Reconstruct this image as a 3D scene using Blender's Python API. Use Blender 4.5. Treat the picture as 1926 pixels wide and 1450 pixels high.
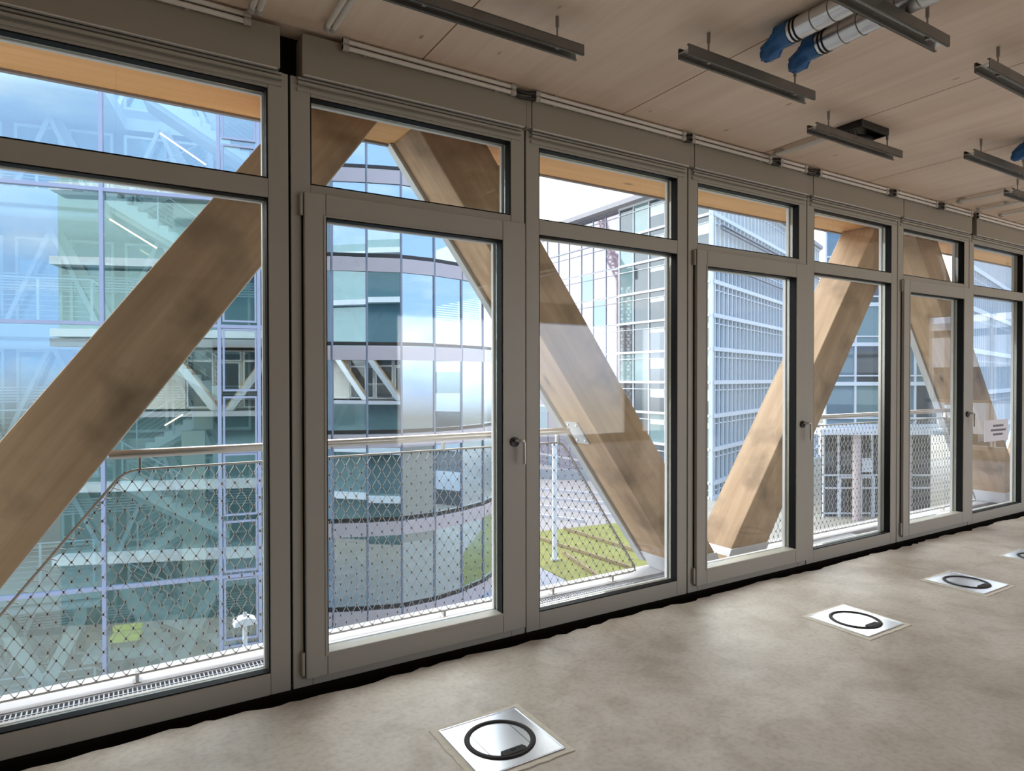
import bpy, math, random
from mathutils import Vector, Matrix
random.seed(7)
SC = bpy.context.scene
COL = SC.collection
for o in list(bpy.data.objects):
    bpy.data.objects.remove(o)

# ------------------------------------------------------------------ camera
YAW, PITCH, ROLL, FPX = 0.54996834, -0.01099244, -0.00130546, 1225.0
cam_d = bpy.data.cameras.new('camera')
cam = bpy.data.objects.new('camera', cam_d)
COL.objects.link(cam)
fw = Vector((math.sin(YAW) * math.cos(PITCH), math.cos(YAW) * math.cos(PITCH), math.sin(PITCH)))
rt = Vector((math.cos(YAW), -math.sin(YAW), 0))
up = rt.cross(fw)
rt2 = rt * math.cos(ROLL) + up * math.sin(ROLL)
up2 = up * math.cos(ROLL) - rt * math.sin(ROLL)
CAMP = Vector((0, -3.215, 1.5))
cam.matrix_world = Matrix(((rt2.x, up2.x, -fw.x, CAMP.x), (rt2.y, up2.y, -fw.y, CAMP.y), (rt2.z, up2.z, -fw.z, CAMP.z), (0, 0, 0, 1)))
cam_d.sensor_fit = 'HORIZONTAL'
cam_d.sensor_width = 36
cam_d.lens = 36 * FPX / 1926
cam_d.clip_start = 0.05
cam_d.clip_end = 500
SC.camera = cam

# ------------------------------------------------------------------ view, sky
SC.view_settings.view_transform = 'Standard'
SC.view_settings.look = 'None'
SC.view_settings.gamma = 1
SC.view_settings.exposure = 1.15
SC.cycles.transparent_max_bounces = 32
SC.cycles.max_bounces = 10
SC.cycles.diffuse_bounces = 5
SC.cycles.sample_clamp_indirect = 6


def world_sky():
    w = bpy.data.worlds.new('sky')
    SC.world = w
    w.use_nodes = True
    nt = w.node_tree
    nt.nodes.clear()
    N, L = nt.nodes.new, nt.links.new
    out = N('ShaderNodeOutputWorld')
    bg = N('ShaderNodeBackground')
    tc = N('ShaderNodeTexCoord')
    # clouds
    mp = N('ShaderNodeMapping')
    mp.inputs['Scale'].default_value = (1, 1, 2.2)
    nz = N('ShaderNodeTexNoise')
    nz.inputs['Scale'].default_value = 2.6
    nz.inputs['Detail'].default_value = 6
    nz.inputs['Roughness'].default_value = .55
    cr = N('ShaderNodeValToRGB')
    cr.color_ramp.elements[0].position = .50
    cr.color_ramp.elements[1].position = .70
    L(tc.outputs['Generated'], mp.inputs['Vector'])
    L(mp.outputs['Vector'], nz.inputs['Vector'])
    L(nz.outputs['Fac'], cr.inputs['Fac'])
    # the half of the sky beyond the windows is overcast, the half behind is broken blue
    sx = N('ShaderNodeSeparateXYZ')
    L(tc.outputs['Generated'], sx.inputs[0])
    mr = N('ShaderNodeMapRange')
    mr.inputs['From Min'].default_value = .05
    mr.inputs['From Max'].default_value = .45
    L(sx.outputs['Y'], mr.inputs['Value'])
    mx = N('ShaderNodeMath')
    mx.operation = 'MAXIMUM'
    L(cr.outputs['Color'], mx.inputs[0])
    L(mr.outputs['Result'], mx.inputs[1])
    mix = N('ShaderNodeMix')
    mix.data_type = 'RGBA'
    mix.inputs['A'].default_value = (.50, .72, 1.15, 1)
    bright = N('ShaderNodeMix')
    bright.data_type = 'RGBA'
    bright.inputs['A'].default_value = (1.30, 1.32, 1.38, 1)
    bright.inputs['B'].default_value = (3.3, 3.25, 3.2, 1)
    L(mr.outputs['Result'], bright.inputs['Factor'])
    L(bright.outputs['Result'], mix.inputs['B'])
    L(mx.outputs[0], mix.inputs['Factor'])
    # ground below the horizon
    mr2 = N('ShaderNodeMapRange')
    mr2.inputs['From Min'].default_value = -.06
    mr2.inputs['From Max'].default_value = .02
    L(sx.outputs['Z'], mr2.inputs['Value'])
    mix2 = N('ShaderNodeMix')
    mix2.data_type = 'RGBA'
    mix2.inputs['A'].default_value = (.30, .29, .27, 1)
    L(mr2.outputs['Result'], mix2.inputs['Factor'])
    L(mix.outputs['Result'], mix2.inputs['B'])
    L(mix2.outputs['Result'], bg.inputs['Color'])
    bg.inputs['Strength'].default_value = 1.0
    L(bg.outputs[0], out.inputs[0])


world_sky()


def area(name, loc, rot, sx, sy, power, color):
    ld = bpy.data.lights.new(name, 'AREA')
    ld.shape = 'RECTANGLE'
    ld.size, ld.size_y, ld.energy, ld.color = sx, sy, power, color
    o = bpy.data.objects.new(name, ld)
    o.location, o.rotation_euler = loc, rot
    COL.objects.link(o)
    return o


# added fill lamps in the unseen rear openings, brightening the room like daylight
BACK_WINDOWS = [(6.0, 2.6), (9.2, 2.6), (12.2, 2.2)]
for bx_, bw_ in BACK_WINDOWS:
    area('rear_fill_lamp', (bx_, -8.62, 1.45), (math.radians(90), 0, 0), bw_, 2.5, 27 * bw_ / 3.2, (1.0, .93, .84))


# ------------------------------------------------------------------ materials
def new_mat(name):
    m = bpy.data.materials.new(name)
    m.use_nodes = True
    nt = m.node_tree
    b = nt.nodes['Principled BSDF']
    return m, nt, b


def plain(name, col, rough=.5, metal=0.0, var=.12, scale=6.0, bump=0.0, spec=.5, stretch=(1, 1, 1)):
    """a painted or cast surface whose tone and gloss wander a little"""
    m, nt, b = new_mat(name)
    N, L = nt.nodes.new, nt.links.new
    tc = N('ShaderNodeTexCoord')
    mp = N('ShaderNodeMapping')
    mp.inputs['Scale'].default_value = stretch
    nz = N('ShaderNodeTexNoise')
    nz.inputs['Scale'].default_value = scale
    nz.inputs['Detail'].default_value = 5
    L(tc.outputs['Object'], mp.inputs[0])
    L(mp.outputs[0], nz.inputs['Vector'])
    mix = N('ShaderNodeMix')
    mix.data_type = 'RGBA'
    mix.inputs['A'].default_value = tuple(c * (1 - var) for c in col) + (1,)
    mix.inputs['B'].default_value = tuple(min(1, c * (1 + var)) for c in col) + (1,)
    L(nz.outputs['Fac'], mix.inputs['Factor'])
    L(mix.outputs['Result'], b.inputs['Base Color'])
    b.inputs['Roughness'].default_value = rough
    b.inputs['Metallic'].default_value = metal
    b.inputs['Specular IOR Level'].default_value = spec
    if bump:
        bp = N('ShaderNodeBump')
        bp.inputs['Strength'].default_value = bump
        bp.inputs['Distance'].default_value = .01
        L(nz.outputs['Fac'], bp.inputs['Height'])
        L(bp.outputs[0], b.inputs['Normal'])
    return m


def wood(name, light, dark, axis='X', knot=(.25, .15, .08), grain=1.0, stain=0.0, seams=None, knot_scale=1.6):
    """spruce: long grain along one axis, a few oval knots, optional cloudy stain and board seams"""
    m, nt, b = new_mat(name)
    N, L = nt.nodes.new, nt.links.new
    tc = N('ShaderNodeTexCoord')
    mp = N('ShaderNodeMapping')
    s = {'X': (.5, 9, 9), 'Y': (9, .5, 9)}[axis]
    mp.inputs['Scale'].default_value = s
    nz = N('ShaderNodeTexNoise')
    nz.inputs['Scale'].default_value = 1.6 * grain
    nz.inputs['Detail'].default_value = 8
    nz.inputs['Roughness'].default_value = .6
    L(tc.outputs['Object'], mp.inputs[0])
    L(mp.outputs[0], nz.inputs['Vector'])
    cr = N('ShaderNodeValToRGB')
    cr.color_ramp.elements[0].position = .3
    cr.color_ramp.elements[1].position = .7
    cr.color_ramp.elements[0].color = dark + (1,)
    cr.color_ramp.elements[1].color = light + (1,)
    L(nz.outputs['Fac'], cr.inputs['Fac'])
    # knots
    mp2 = N('ShaderNodeMapping')
    mp2.inputs['Scale'].default_value = {'X': (1.1, 2.6, 2.6), 'Y': (2.6, 1.1, 2.6)}[axis]
    vo = N('ShaderNodeTexVoronoi')
    vo.inputs['Scale'].default_value = knot_scale
    L(tc.outputs['Object'], mp2.inputs[0])
    L(mp2.outputs[0], vo.inputs['Vector'])
    kr = N('ShaderNodeMapRange')
    kr.inputs['From Min'].default_value = .035
    kr.inputs['From Max'].default_value = .085
    kr.inputs['To Min'].default_value = .75
    kr.inputs['To Max'].default_value = 0
    L(vo.outputs['Distance'], kr.inputs['Value'])
    mix = N('ShaderNodeMix')
    mix.data_type = 'RGBA'
    mix.inputs['B'].default_value = knot + (1,)
    L(kr.outputs['Result'], mix.inputs['Factor'])
    L(cr.outputs['Color'], mix.inputs['A'])
    last = mix.outputs['Result']
    if stain:
        n2 = N('ShaderNodeTexNoise')
        n2.inputs['Scale'].default_value = 3.1
        n2.inputs['Detail'].default_value = 7
        L(tc.outputs['Object'], n2.inputs['Vector'])
        r2 = N('ShaderNodeMapRange')
        r2.inputs['From Min'].default_value = .5
        r2.inputs['From Max'].default_value = .75
        r2.inputs['To Max'].default_value = stain
        L(n2.outputs['Fac'], r2.inputs['Value'])
        m2 = N('ShaderNodeMix')
        m2.data_type = 'RGBA'
        m2.inputs['B'].default_value = tuple(c * .45 for c in dark) + (1,)
        L(r2.outputs['Result'], m2.inputs['Factor'])
        L(last, m2.inputs['A'])
        last = m2.outputs['Result']
    if seams:
        first, step = seams
        sx = N('ShaderNodeSeparateXYZ')
        L(tc.outputs['Object'], sx.inputs[0])
        a = N('ShaderNodeMath'); a.operation = 'SUBTRACT'; a.inputs[1].default_value = first - step / 2
        L(sx.outputs['X'], a.inputs[0])
        p = N('ShaderNodeMath'); p.operation = 'PINGPONG'; p.inputs[1].default_value = step / 2
        L(a.outputs[0], p.inputs[0])
        g = N('ShaderNodeMath'); g.operation = 'GREATER_THAN'; g.inputs[1].default_value = step / 2 - .004
        L(p.outputs[0], g.inputs[0])
        m3 = N('ShaderNodeMix'); m3.data_type = 'RGBA'
        m3.inputs['B'].default_value = (.30, .16, .06, 1)
        L(g.outputs[0], m3.inputs['Factor'])
        L(last, m3.inputs['A'])
        last = m3.outputs['Result']
    L(last, b.inputs['Base Color'])
    b.inputs['Roughness'].default_value = .6
    b.inputs['Specular IOR Level'].default_value = .3
    return m


def concrete_floor():
    m, nt, b = new_mat('screed')
    N, L = nt.nodes.new, nt.links.new
    tc = N('ShaderNodeTexCoord')
    n1 = N('ShaderNodeTexNoise'); n1.inputs['Scale'].default_value = .9; n1.inputs['Detail'].default_value = 6; n1.inputs['Roughness'].default_value = .6
    n2 = N('ShaderNodeTexNoise'); n2.inputs['Scale'].default_value = 38; n2.inputs['Detail'].default_value = 6
    n3 = N('ShaderNodeTexNoise'); n3.inputs['Scale'].default_value = 4.5; n3.inputs['Detail'].default_value = 8; n3.inputs['Distortion'].default_value = .6
    for n in (n1, n2, n3):
        L(tc.outputs['Object'], n.inputs['Vector'])
    cr = N('ShaderNodeValToRGB')
    e = cr.color_ramp.elements
    e[0].position, e[0].color = .30, (.35, .29, .23, 1)
    e[1].position, e[1].color = .62, (.53, .49, .435, 1)
    L(n1.outputs['Fac'], cr.inputs['Fac'])
    mix = N('ShaderNodeMix'); mix.data_type = 'RGBA'; mix.blend_type = 'MULTIPLY'; mix.inputs['Factor'].default_value = 1
    c2 = N('ShaderNodeValToRGB')
    c2.color_ramp.elements[0].position, c2.color_ramp.elements[0].color = .3, (.84, .83, .81, 1)
    c2.color_ramp.elements[1].position, c2.color_ramp.elements[1].color = .55, (1, 1, 1, 1)
    L(n2.outputs['Fac'], c2.inputs['Fac'])
    L(cr.outputs['Color'], mix.inputs['A']); L(c2.outputs['Color'], mix.inputs['B'])
    mix2 = N('ShaderNodeMix'); mix2.data_type = 'RGBA'; mix2.blend_type = 'MULTIPLY'; mix2.inputs['Factor'].default_value = 1
    c3 = N('ShaderNodeValToRGB')
    c3.color_ramp.elements[0].position, c3.color_ramp.elements[0].color = .36, (.83, .80, .77, 1)
    c3.color_ramp.elements[1].position, c3.color_ramp.elements[1].color = .56, (1, 1, 1, 1)
    L(n3.outputs['Fac'], c3.inputs['Fac'])
    L(mix.outputs['Result'], mix2.inputs['A']); L(c3.outputs['Color'], mix2.inputs['B'])
    L(mix2.outputs['Result'], b.inputs['Base Color'])
    rr = N('ShaderNodeMapRange'); rr.inputs['To Min'].default_value = .62; rr.inputs['To Max'].default_value = .36
    L(n1.outputs['Fac'], rr.inputs['Value'])
    L(rr.outputs['Result'], b.inputs['Roughness'])
    bp = N('ShaderNodeBump'); bp.inputs['Strength'].default_value = .25; bp.inputs['Distance'].default_value = .004
    L(n2.outputs['Fac'], bp.inputs['Height']); L(bp.outputs[0], b.inputs['Normal'])
    return m


def clear_glass(name, tint=(.93, .97, .96), refl=1.0, base=0.0, gcol=(1, 1, 1), rough=0.0):
    """a pane: passes light straight through and mirrors by Fresnel (plus a coating's own share)"""
    m = bpy.data.materials.new(name)
    m.use_nodes = True
    nt = m.node_tree
    nt.nodes.clear()
    N, L = nt.nodes.new, nt.links.new
    out = N('ShaderNodeOutputMaterial')
    tr = N('ShaderNodeBsdfTransparent'); tr.inputs['Color'].default_value = tint + (1,)
    gl = N('ShaderNodeBsdfGlossy'); gl.inputs['Color'].default_value = gcol + (1,); gl.inputs['Roughness'].default_value = rough
    ge = N('ShaderNodeNewGeometry')
    io = N('ShaderNodeMapRange'); io.inputs['To Min'].default_value = 1.5; io.inputs['To Max'].default_value = 1 / 1.5
    L(ge.outputs['Backfacing'], io.inputs['Value'])
    fr = N('ShaderNodeFresnel'); L(io.outputs['Result'], fr.inputs['IOR'])
    a = N('ShaderNodeMath'); a.operation = 'MULTIPLY_ADD'; a.use_clamp = True
    a.inputs[1].default_value = refl; a.inputs[2].default_value = base
    L(fr.outputs[0], a.inputs[0])
    mx = N('ShaderNodeMixShader')
    L(a.outputs[0], mx.inputs[0]); L(tr.outputs[0], mx.inputs[1]); L(gl.outputs[0], mx.inputs[2])
    L(mx.outputs[0], out.inputs[0])
    return m


def coated(name, col, rough=.03, mirror=.35, mcol=(1, 1, 1)):
    """a reflective glass panel over an opaque backing"""
    m = bpy.data.materials.new(name)
    m.use_nodes = True
    nt = m.node_tree
    nt.nodes.clear()
    N, L = nt.nodes.new, nt.links.new
    out = N('ShaderNodeOutputMaterial')
    df = N('ShaderNodeBsdfDiffuse')
    tc = N('ShaderNodeTexCoord')
    nz = N('ShaderNodeTexNoise'); nz.inputs['Scale'].default_value = .5; nz.inputs['Detail'].default_value = 3
    L(tc.outputs['Object'], nz.inputs['Vector'])
    mix = N('ShaderNodeMix'); mix.data_type = 'RGBA'
    mix.inputs['A'].default_value = tuple(c * .8 for c in col) + (1,)
    mix.inputs['B'].default_value = tuple(min(1, c * 1.2) for c in col) + (1,)
    L(nz.outputs['Fac'], mix.inputs['Factor']); L(mix.outputs['Result'], df.inputs['Color'])
    gl = N('ShaderNodeBsdfGlossy'); gl.inputs['Roughness'].default_value = rough; gl.inputs['Color'].default_value = mcol + (1,)
    fr = N('ShaderNodeFresnel'); fr.inputs['IOR'].default_value = 1.5
    a = N('ShaderNodeMath'); a.operation = 'ADD'; a.use_clamp = True; a.inputs[1].default_value = mirror
    L(fr.outputs[0], a.inputs[0])
    mx = N('ShaderNodeMixShader')
    L(a.outputs[0], mx.inputs[0]); L(df.outputs[0], mx.inputs[1]); L(gl.outputs[0], mx.inputs[2])
    L(mx.outputs[0], out.inputs[0])
    return m


def glow(name, col, strength):
    m, nt, b = new_mat(name)
    b.inputs['Base Color'].default_value = col + (1,)
    b.inputs['Emission Color'].default_value = col + (1,)
    b.inputs['Emission Strength'].default_value = strength
    return m


M = dict(
    floor=concrete_floor(),
    ceiling=wood('spruce_ceiling', (.95, .79, .66), (.83, .66, .53), 'Y', (.34, .20, .11), grain=.8, seams=(1.39, 1.363), knot_scale=2.7),
    wall=plain('plaster', (.62, .57, .5), .9),
    frame=plain('window_grey_paint', (.41, .395, .345), .42, 0, .05, 3),
    frame_light=plain('outer_frame_paint', (.74, .74, .74), .4, 0, .04, 3),
    cassette=plain('cassette_grey_paint', (.33, .30, .25), .5, 0, .06, 3),
    lip=plain('bare_aluminium_edge', (.75, .75, .76), .3, .6, .06, 9),
    gasket=plain('black_rubber', (.006, .006, .007), .6, 0, .1, 9, spec=.15),
    handle=plain('brushed_handle', (.55, .53, .5), .3, .9, .08, 30),
    rose=plain('dark_rosette', (.022, .021, .02), .4, .3),
    glass=clear_glass('window_glass', (.955, .98, .975), .9),
    strut=wood('strut_spruce', (.52, .365, .235), (.38, .245, .145), 'X', (.13, .08, .045), grain=.9, stain=.8, knot_scale=1.0),
    beam=wood('beam_spruce', (.92, .53, .24), (.78, .42, .17), 'X', (.28, .13, .05), grain=.9, knot_scale=1.2),
    cover=plain('weather_cover_metal', (.62, .62, .62), .35, .5, .06, 4),
    shoe=plain('galvanised_shoe', (.70, .71, .74), .45, .3, .1, 12),
    rail=plain('stainless_rail', (.62, .57, .53), .28, .9, .06, 4, stretch=(1, 30, 30)),
    wire=plain('stainless_wire', (.50, .47, .44), .4, .7, .1, 60),
    ledge=plain('white_ledge', (.47, .455, .48), .6, 0, .05, 4),
    grating=plain('galvanised_grating', (.55, .56, .60), .4, .6, .12, 20),
    dark=plain('dark_gap', (.018, .015, .012), .95, 0, .3, 10, spec=.1),  # near-black colour deepens the recesses beyond their own shade
    mortar=plain('fresh_mortar', (.62, .58, .50), .9, 0, .2, 25, .3),
    plate=plain('galvanised_plate', (.80, .85, .93), .27, .9, .08, 7),
    ring=plain('black_ring_plastic', (.022, .02, .02), .6, 0, .15, 30, spec=.25),
    track=plain('dark_track_steel', (.17, .16, .145), .45, .6, .2, 12),
    track_in=plain('bright_track_web', (.62, .62, .60), .3, .9, .1, 12),
    rod=plain('zinc_rod', (.32, .30, .28), .45, .8, .2, 40),
    duct=plain('spiral_duct_steel', (.68, .69, .72), .3, .95, .1, 8),
    blue=plain('blue_film', (.012, .12, .36), .35, 0, .3, 14, .4),
    pvc=plain('white_conduit', (.80, .76, .71), .45, 0, .06, 8),
    clip=plain('conduit_clip', (.50, .48, .45), .5, 0, .08, 8),
    cable=plain('black_cable', (.02, .02, .02), .5),
    paper=plain('paper', (.86, .86, .92), .8, 0, .02, 5),
    ink=plain('ink', (.16, .15, .18), .9, 0, .1, 60),
    # outside
    lilac=plain('lilac_aluminium', (.45, .46, .59), .4, .1, .05, 4),
    blue_mull=plain('blue_grey_aluminium', (.20, .22, .27), .4, .2, .08, 4),
    atrium_glass=clear_glass('atrium_glass', (.90, .97, .96), 1.0, .17, (.85, .95, 1.0)),
    mid_glass=clear_glass('curved_office_glass', (.50, .60, .66), 1.0, .42, (.78, .90, 1.0)),
    frosted=plain('frosted_pink_band', (.50, .42, .42), .12, 0, .08, 2),
    white_band=plain('white_band', (.64, .67, .71), .5, 0, .04, 4),
    pale=plain('pale_interior', (.60, .64, .62), .7, 0, .12, 2),
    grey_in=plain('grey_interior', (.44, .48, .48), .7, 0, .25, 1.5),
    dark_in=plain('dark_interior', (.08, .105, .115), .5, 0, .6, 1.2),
    teal_win=coated('teal_window', (.08, .14, .15), .05, .12, (.7, .9, .9)),
    beige_in=plain('beige_core_wall', (.62, .58, .48), .8, 0, .08, 2),
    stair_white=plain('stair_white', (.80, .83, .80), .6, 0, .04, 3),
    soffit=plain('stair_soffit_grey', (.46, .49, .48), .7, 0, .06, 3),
    led=glow('warm_led', (1.0, .72, .42), 3.0),
    blind=plain('pale_blind', (.74, .80, .90), .5, 0, .05, 4),
    tower_glass=coated('tower_glass', (.12, .115, .155), .04, .085, (.92, .90, 1.0)),
    tower_glass_b=coated('tower_glass_teal', (.15, .235, .24), .04, .03, (.85, .95, 1.0)),
    tower_glass_c=coated('tower_glass_dark', (.06, .075, .085), .04, .02, (.8, .9, 1.0)),
    blue_glass=coated('blue_office_glass', (.12, .19, .23), .05, .07, (.65, .82, 1.0)),
    fin=plain('white_fin', (.64, .67, .70), .5, 0, .05, 4),
    cream=plain('cream_panel', (.76, .72, .60), .6, 0, .08, 1),
    roofdark=plain('roof_edge_grey', (.30, .29, .31), .6, 0, .1, 3),
    crane=plain('orange_red_crane', (.62, .16, .07), .5, 0, .1, 3),
    grass=plain('lawn_grass', (.205, .20, .045), .95, 0, .45, 1.2, .4),
    asphalt=plain('asphalt', (.29, .29, .33), .9, 0, .12, 2),
    paving=plain('pinkish_paving', (.31, .275, .265), .9, 0, .14, .35),
    tan=plain('tan_gravel', (.36, .325, .265), .95, 0, .25, .5),
    step=plain('timber_step', (.26, .19, .10), .85, 0, .2, 3),
    lowwall=plain('low_concrete_wall', (.30, .31, .33), .9, 0, .15, 1),
    post=plain('white_post', (.82, .82, .84), .45, 0, .03, 3),
    yellow=plain('yellow_fabric', (.95, .86, .03), .7, 0, .06, 8),
    brown=plain('brown_column', (.20, .16, .11), .8, 0, .15, 3),
    plant=plain('plant_leaf', (.035, .06, .03), .7, 0, .5, 20),
    redd=plain('muted_red', (.45, .16, .12), .7),
)


# ------------------------------------------------------------------ mesh builder
class MB:
    def __init__(s):
        s.v, s.f, s.sm = [], [], []

    def add(s, vs, fs, smooth=False):
        k = len(s.v)
        s.v += [tuple(v) for v in vs]
        s.f += [tuple(i + k for i in f) for f in fs]
        s.sm += [smooth] * len(fs)
        return s

    def box(s, x0, x1, y0, y1, z0, z1):
        return s.hexa([(x0, y0, z0), (x1, y0, z0), (x1, y1, z0), (x0, y1, z0), (x0, y0, z1), (x1, y0, z1), (x1, y1, z1), (x0, y1, z1)])

    def hexa(s, p):
        return s.add(p, [(3, 2, 1, 0), (4, 5, 6, 7), (0, 1, 5, 4), (1, 2, 6, 5), (2, 3, 7, 6), (3, 0, 4, 7)])

    def bar(s, a, b, w, h, upv=(0, 0, 1)):
        """square bar from a to b"""
        a, b = Vector(a), Vector(b)
        d = (b - a).normalized()
        u = Vector(upv)
        if abs(d.dot(u)) > .98:
            u = Vector((0, 1, 0))
        x = d.cross(u).normalized() * (w / 2)
        y = x.cross(d).normalized() * (h / 2)
        return s.hexa([a - x - y, a + x - y, a + x + y, a - x + y, b - x - y, b + x - y, b + x + y, b - x + y])

    def prism(s, poly, fn0, fn1):
        """poly: 2-D outline; fn0, fn1 map a 2-D point to the two end faces"""
        n = len(poly)
        vs = [fn0(*p) for p in poly] + [fn1(*p) for p in poly]
        fs = [tuple(range(n - 1, -1, -1)), tuple(range(n, 2 * n))] + [(i, (i + 1) % n, n + (i + 1) % n, n + i) for i in range(n)]
        return s.add(vs, fs)

    def tube(s, pts, r, n=8, closed=False, caps=True, radii=None):
        pts = [Vector(p) for p in pts]
        m = len(pts)
        rings = []
        ref = None
        for i, p in enumerate(pts):
            a = pts[(i - 1) % m] if (closed or i > 0) else p
            b = pts[(i + 1) % m] if (closed or i < m - 1) else p
            d = (b - a).normalized()
            if ref is None:
                ref = Vector((0, 0, 1)) if abs(d.z) < .9 else Vector((1, 0, 0))
            x = d.cross(ref)
            if x.length < 1e-5:
                x = d.cross(Vector((0, 1, 0)))
            x.normalize()
            y = x.cross(d).normalized()
            ref = y
            rr = radii[i] if radii else r
            rings.append([p + (x * math.cos(2 * math.pi * k / n) + y * math.sin(2 * math.pi * k / n)) * rr for k in range(n)])
        vs = [v for rg in rings for v in rg]
        fs = []
        for i in range(m if closed else m - 1):
            j = (i + 1) % m
            for k in range(n):
                fs.append((i * n + k, i * n + (k + 1) % n, j * n + (k + 1) % n, j * n + k))
        s.add(vs, fs, True)
        if caps and not closed:
            s.add(rings[0], [tuple(range(n - 1, -1, -1))])
            s.add(rings[-1], [tuple(range(n))])
        return s

    def build(s, name, mat, parent=None, bevel=0, origin=None):
        me = bpy.data.meshes.new(name)
        vs = s.v
        if origin is not None:
            vs = [(x - origin[0], y - origin[1], z - origin[2]) for x, y, z in vs]
        me.from_pydata(vs, [], s.f)
        me.polygons.foreach_set('use_smooth', s.sm)
        me.materials.append(M[mat])
        me.update()
        o = bpy.data.objects.new(name, me)
        COL.objects.link(o)
        if origin is not None:
            o.location = origin
        if parent is not None:
            o.parent = parent
        if bevel:
            md = o.modifiers.new('edge', 'BEVEL')
            md.width = bevel
            md.segments = 2
            md.limit_method = 'ANGLE'
            md.angle_limit = math.radians(40)
        return o


def tag(o, label, cat, group=None, kind=None):
    o['label'] = label
    o['category'] = cat
    if group:
        o['group'] = group
    if kind:
        o['kind'] = kind
    return o


def thing(name, label, cat, loc=(0, 0, 0), group=None, kind=None, rz=0):
    o = bpy.data.objects.new(name, None)
    o.empty_display_size = .1
    COL.objects.link(o)
    o.location = loc
    o.rotation_euler = (0, 0, rz)
    return tag(o, label, cat, group, kind)


def kids(o):
    return [c for c in bpy.data.objects if c.parent == o]


def copy_tree(o, parent=None):
    c = o.copy()
    COL.objects.link(c)
    if parent is not None:
        c.parent = parent
    for ch in kids(o):
        copy_tree(ch, c)
    return c


def structure(name, mb, mat, label, cat, bevel=0, origin=None):
    return tag(mb.build(name, mat, None, bevel, origin), label, cat, None, 'structure')


# ------------------------------------------------------------------ the room shell
CZ = 3.165
XL, XR, YB = -6.0, 13.7, -8.6


def build_shell():
    # screed floor with a ragged edge that stops short of the facade
    mb = MB()
    pts = [(XL, YB), (XR, YB)]
    x = XR
    edge = []
    while x > XL:
        edge.append((x, -.115 + random.uniform(-.012, .022) + .012 * math.sin(x * 5)))
        x -= random.uniform(.03, .11)
    edge.append((XL, -.11))
    pts += edge
    mb.prism(pts, lambda a, b: (a, b, -.09), lambda a, b: (a, b, 0))
    structure('floor', mb, 'floor', 'raw grey-beige concrete screed floor of the empty room', 'floor')
    mb = MB().box(XL, XR, -.16, .10, -.14, -.085)
    mb.box(XL, XR, .03, .12, -.0855, -.0008)  # added block under the frames, shuts out sky light from the balcony
    structure('trim_1', mb, 'dark', 'dark open joint between the screed and the window frames', 'floor joint')
    mb = MB().box(XL, XR, YB, .12, CZ, CZ + .2)
    structure('ceiling', mb, 'ceiling', 'pale spruce timber board ceiling with knots and orange joints', 'ceiling')
    # head strip behind the cassettes
    mb = MB().box(XL, XR, .085, .12, 2.945, CZ)
    structure('trim_2', mb, 'dark', 'dark recess behind the blind cassettes at the window head', 'trim')
    mb = MB().box(XL - .2, XL, YB, .12, -.09, CZ + .2)
    structure('wall_left', mb, 'wall', 'plain plastered end wall out of view beyond the first window', 'wall')
    # right end wall with a window in it
    wy0, wy1, wz0, wz1 = -3.4, -1.1, .16, 2.75
    mb = MB().box(XR, XR + .2, YB, wy0, -.09, CZ + .2).box(XR, XR + .2, wy1, .12, -.09, CZ + .2)
    mb.box(XR, XR + .2, wy0, wy1, -.09, wz0).box(XR, XR + .2, wy0, wy1, wz1, CZ + .2)
    structure('wall_right', mb, 'wall', 'plastered end wall at the far end of the room', 'wall')
    mb = MB()
    for a, b in ((wy0, wy0 + .07), (wy1 - .07, wy1), ((wy0 + wy1) / 2 - .04, (wy0 + wy1) / 2 + .04)):
        mb.box(XR + .03, XR + .1, a, b, wz0, wz1)
    for a, b in ((wz0, wz0 + .07), (wz1 - .07, wz1), (1.03, 1.08)):
        mb.box(XR + .03, XR + .1, wy0, wy1, a, b)
    structure('window_9', mb, 'frame_light', 'white framed window in the far end wall', 'window')
    # the long wall behind: piers, sill and head round its window openings
    mb = MB()
    xs = [XL]
    for c, w in BACK_WINDOWS:
        xs += [c - w / 2, c + w / 2]
    xs.append(XR)
    for i in range(0, len(xs), 2):
        mb.box(xs[i], xs[i + 1], YB - .2, YB, 0, CZ)
    mb.box(XL, XR, YB - .2, YB, -.09, .18).box(XL, XR, YB - .2, YB, 2.75, CZ + .2)
    structure('wall_back', mb, 'wall', 'long plastered rear wall with a row of window openings', 'wall')


build_shell()

# ------------------------------------------------------------------ facade bays
X0, BAY = .727, 1.3364


def ring(mb, x0, x1, z0, z1, t, y0, y1):
    """a rectangular frame: outer size x0..x1, z0..z1, member width t"""
    tl, tr, tb, tt = t if isinstance(t, tuple) else (t,) * 4
    mb.box(x0, x0 + tl, y0, y1, z0, z1).box(x1 - tr, x1, y0, y1, z0, z1)
    mb.box(x0 + tl, x1 - tr, y0, y1, z0, z0 + tb).box(x0 + tl, x1 - tr, y0, y1, z1 - tt, z1)
    return mb


def glazing(p, x0, x1, z0, z1, yi=0.0, yg=.055, bottom=True):
    """gasket, pane and light outer frame of one opening"""
    g = MB()
    k = .006
    g.box(x0, x0 + k, yi + .004, yg, z0, z1).box(x1 - k, x1, yi + .004, yg, z0, z1)
    g.box(x0 + k, x1 - k, yi + .004, yg, z1 - k, z1)
    if bottom:
        g.box(x0 + k, x1 - k, yi + .004, yg, z0, z0 + k)
    g.build('gasket', 'gasket', p)
    MB().box(x0 + .002, x1 - .002, yg, yg + .028, z0 + .002, z1 - .002).build('pane', 'glass', p)
    ring(MB(), x0 - .03, x1 + .03, z0 - .03, z1 + .03, (.03 + .012, .03 + .012, .03 + .004, .03 + .008), yg + .03, yg + .055).build('outer_frame', 'frame_light', p, .003)


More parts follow.
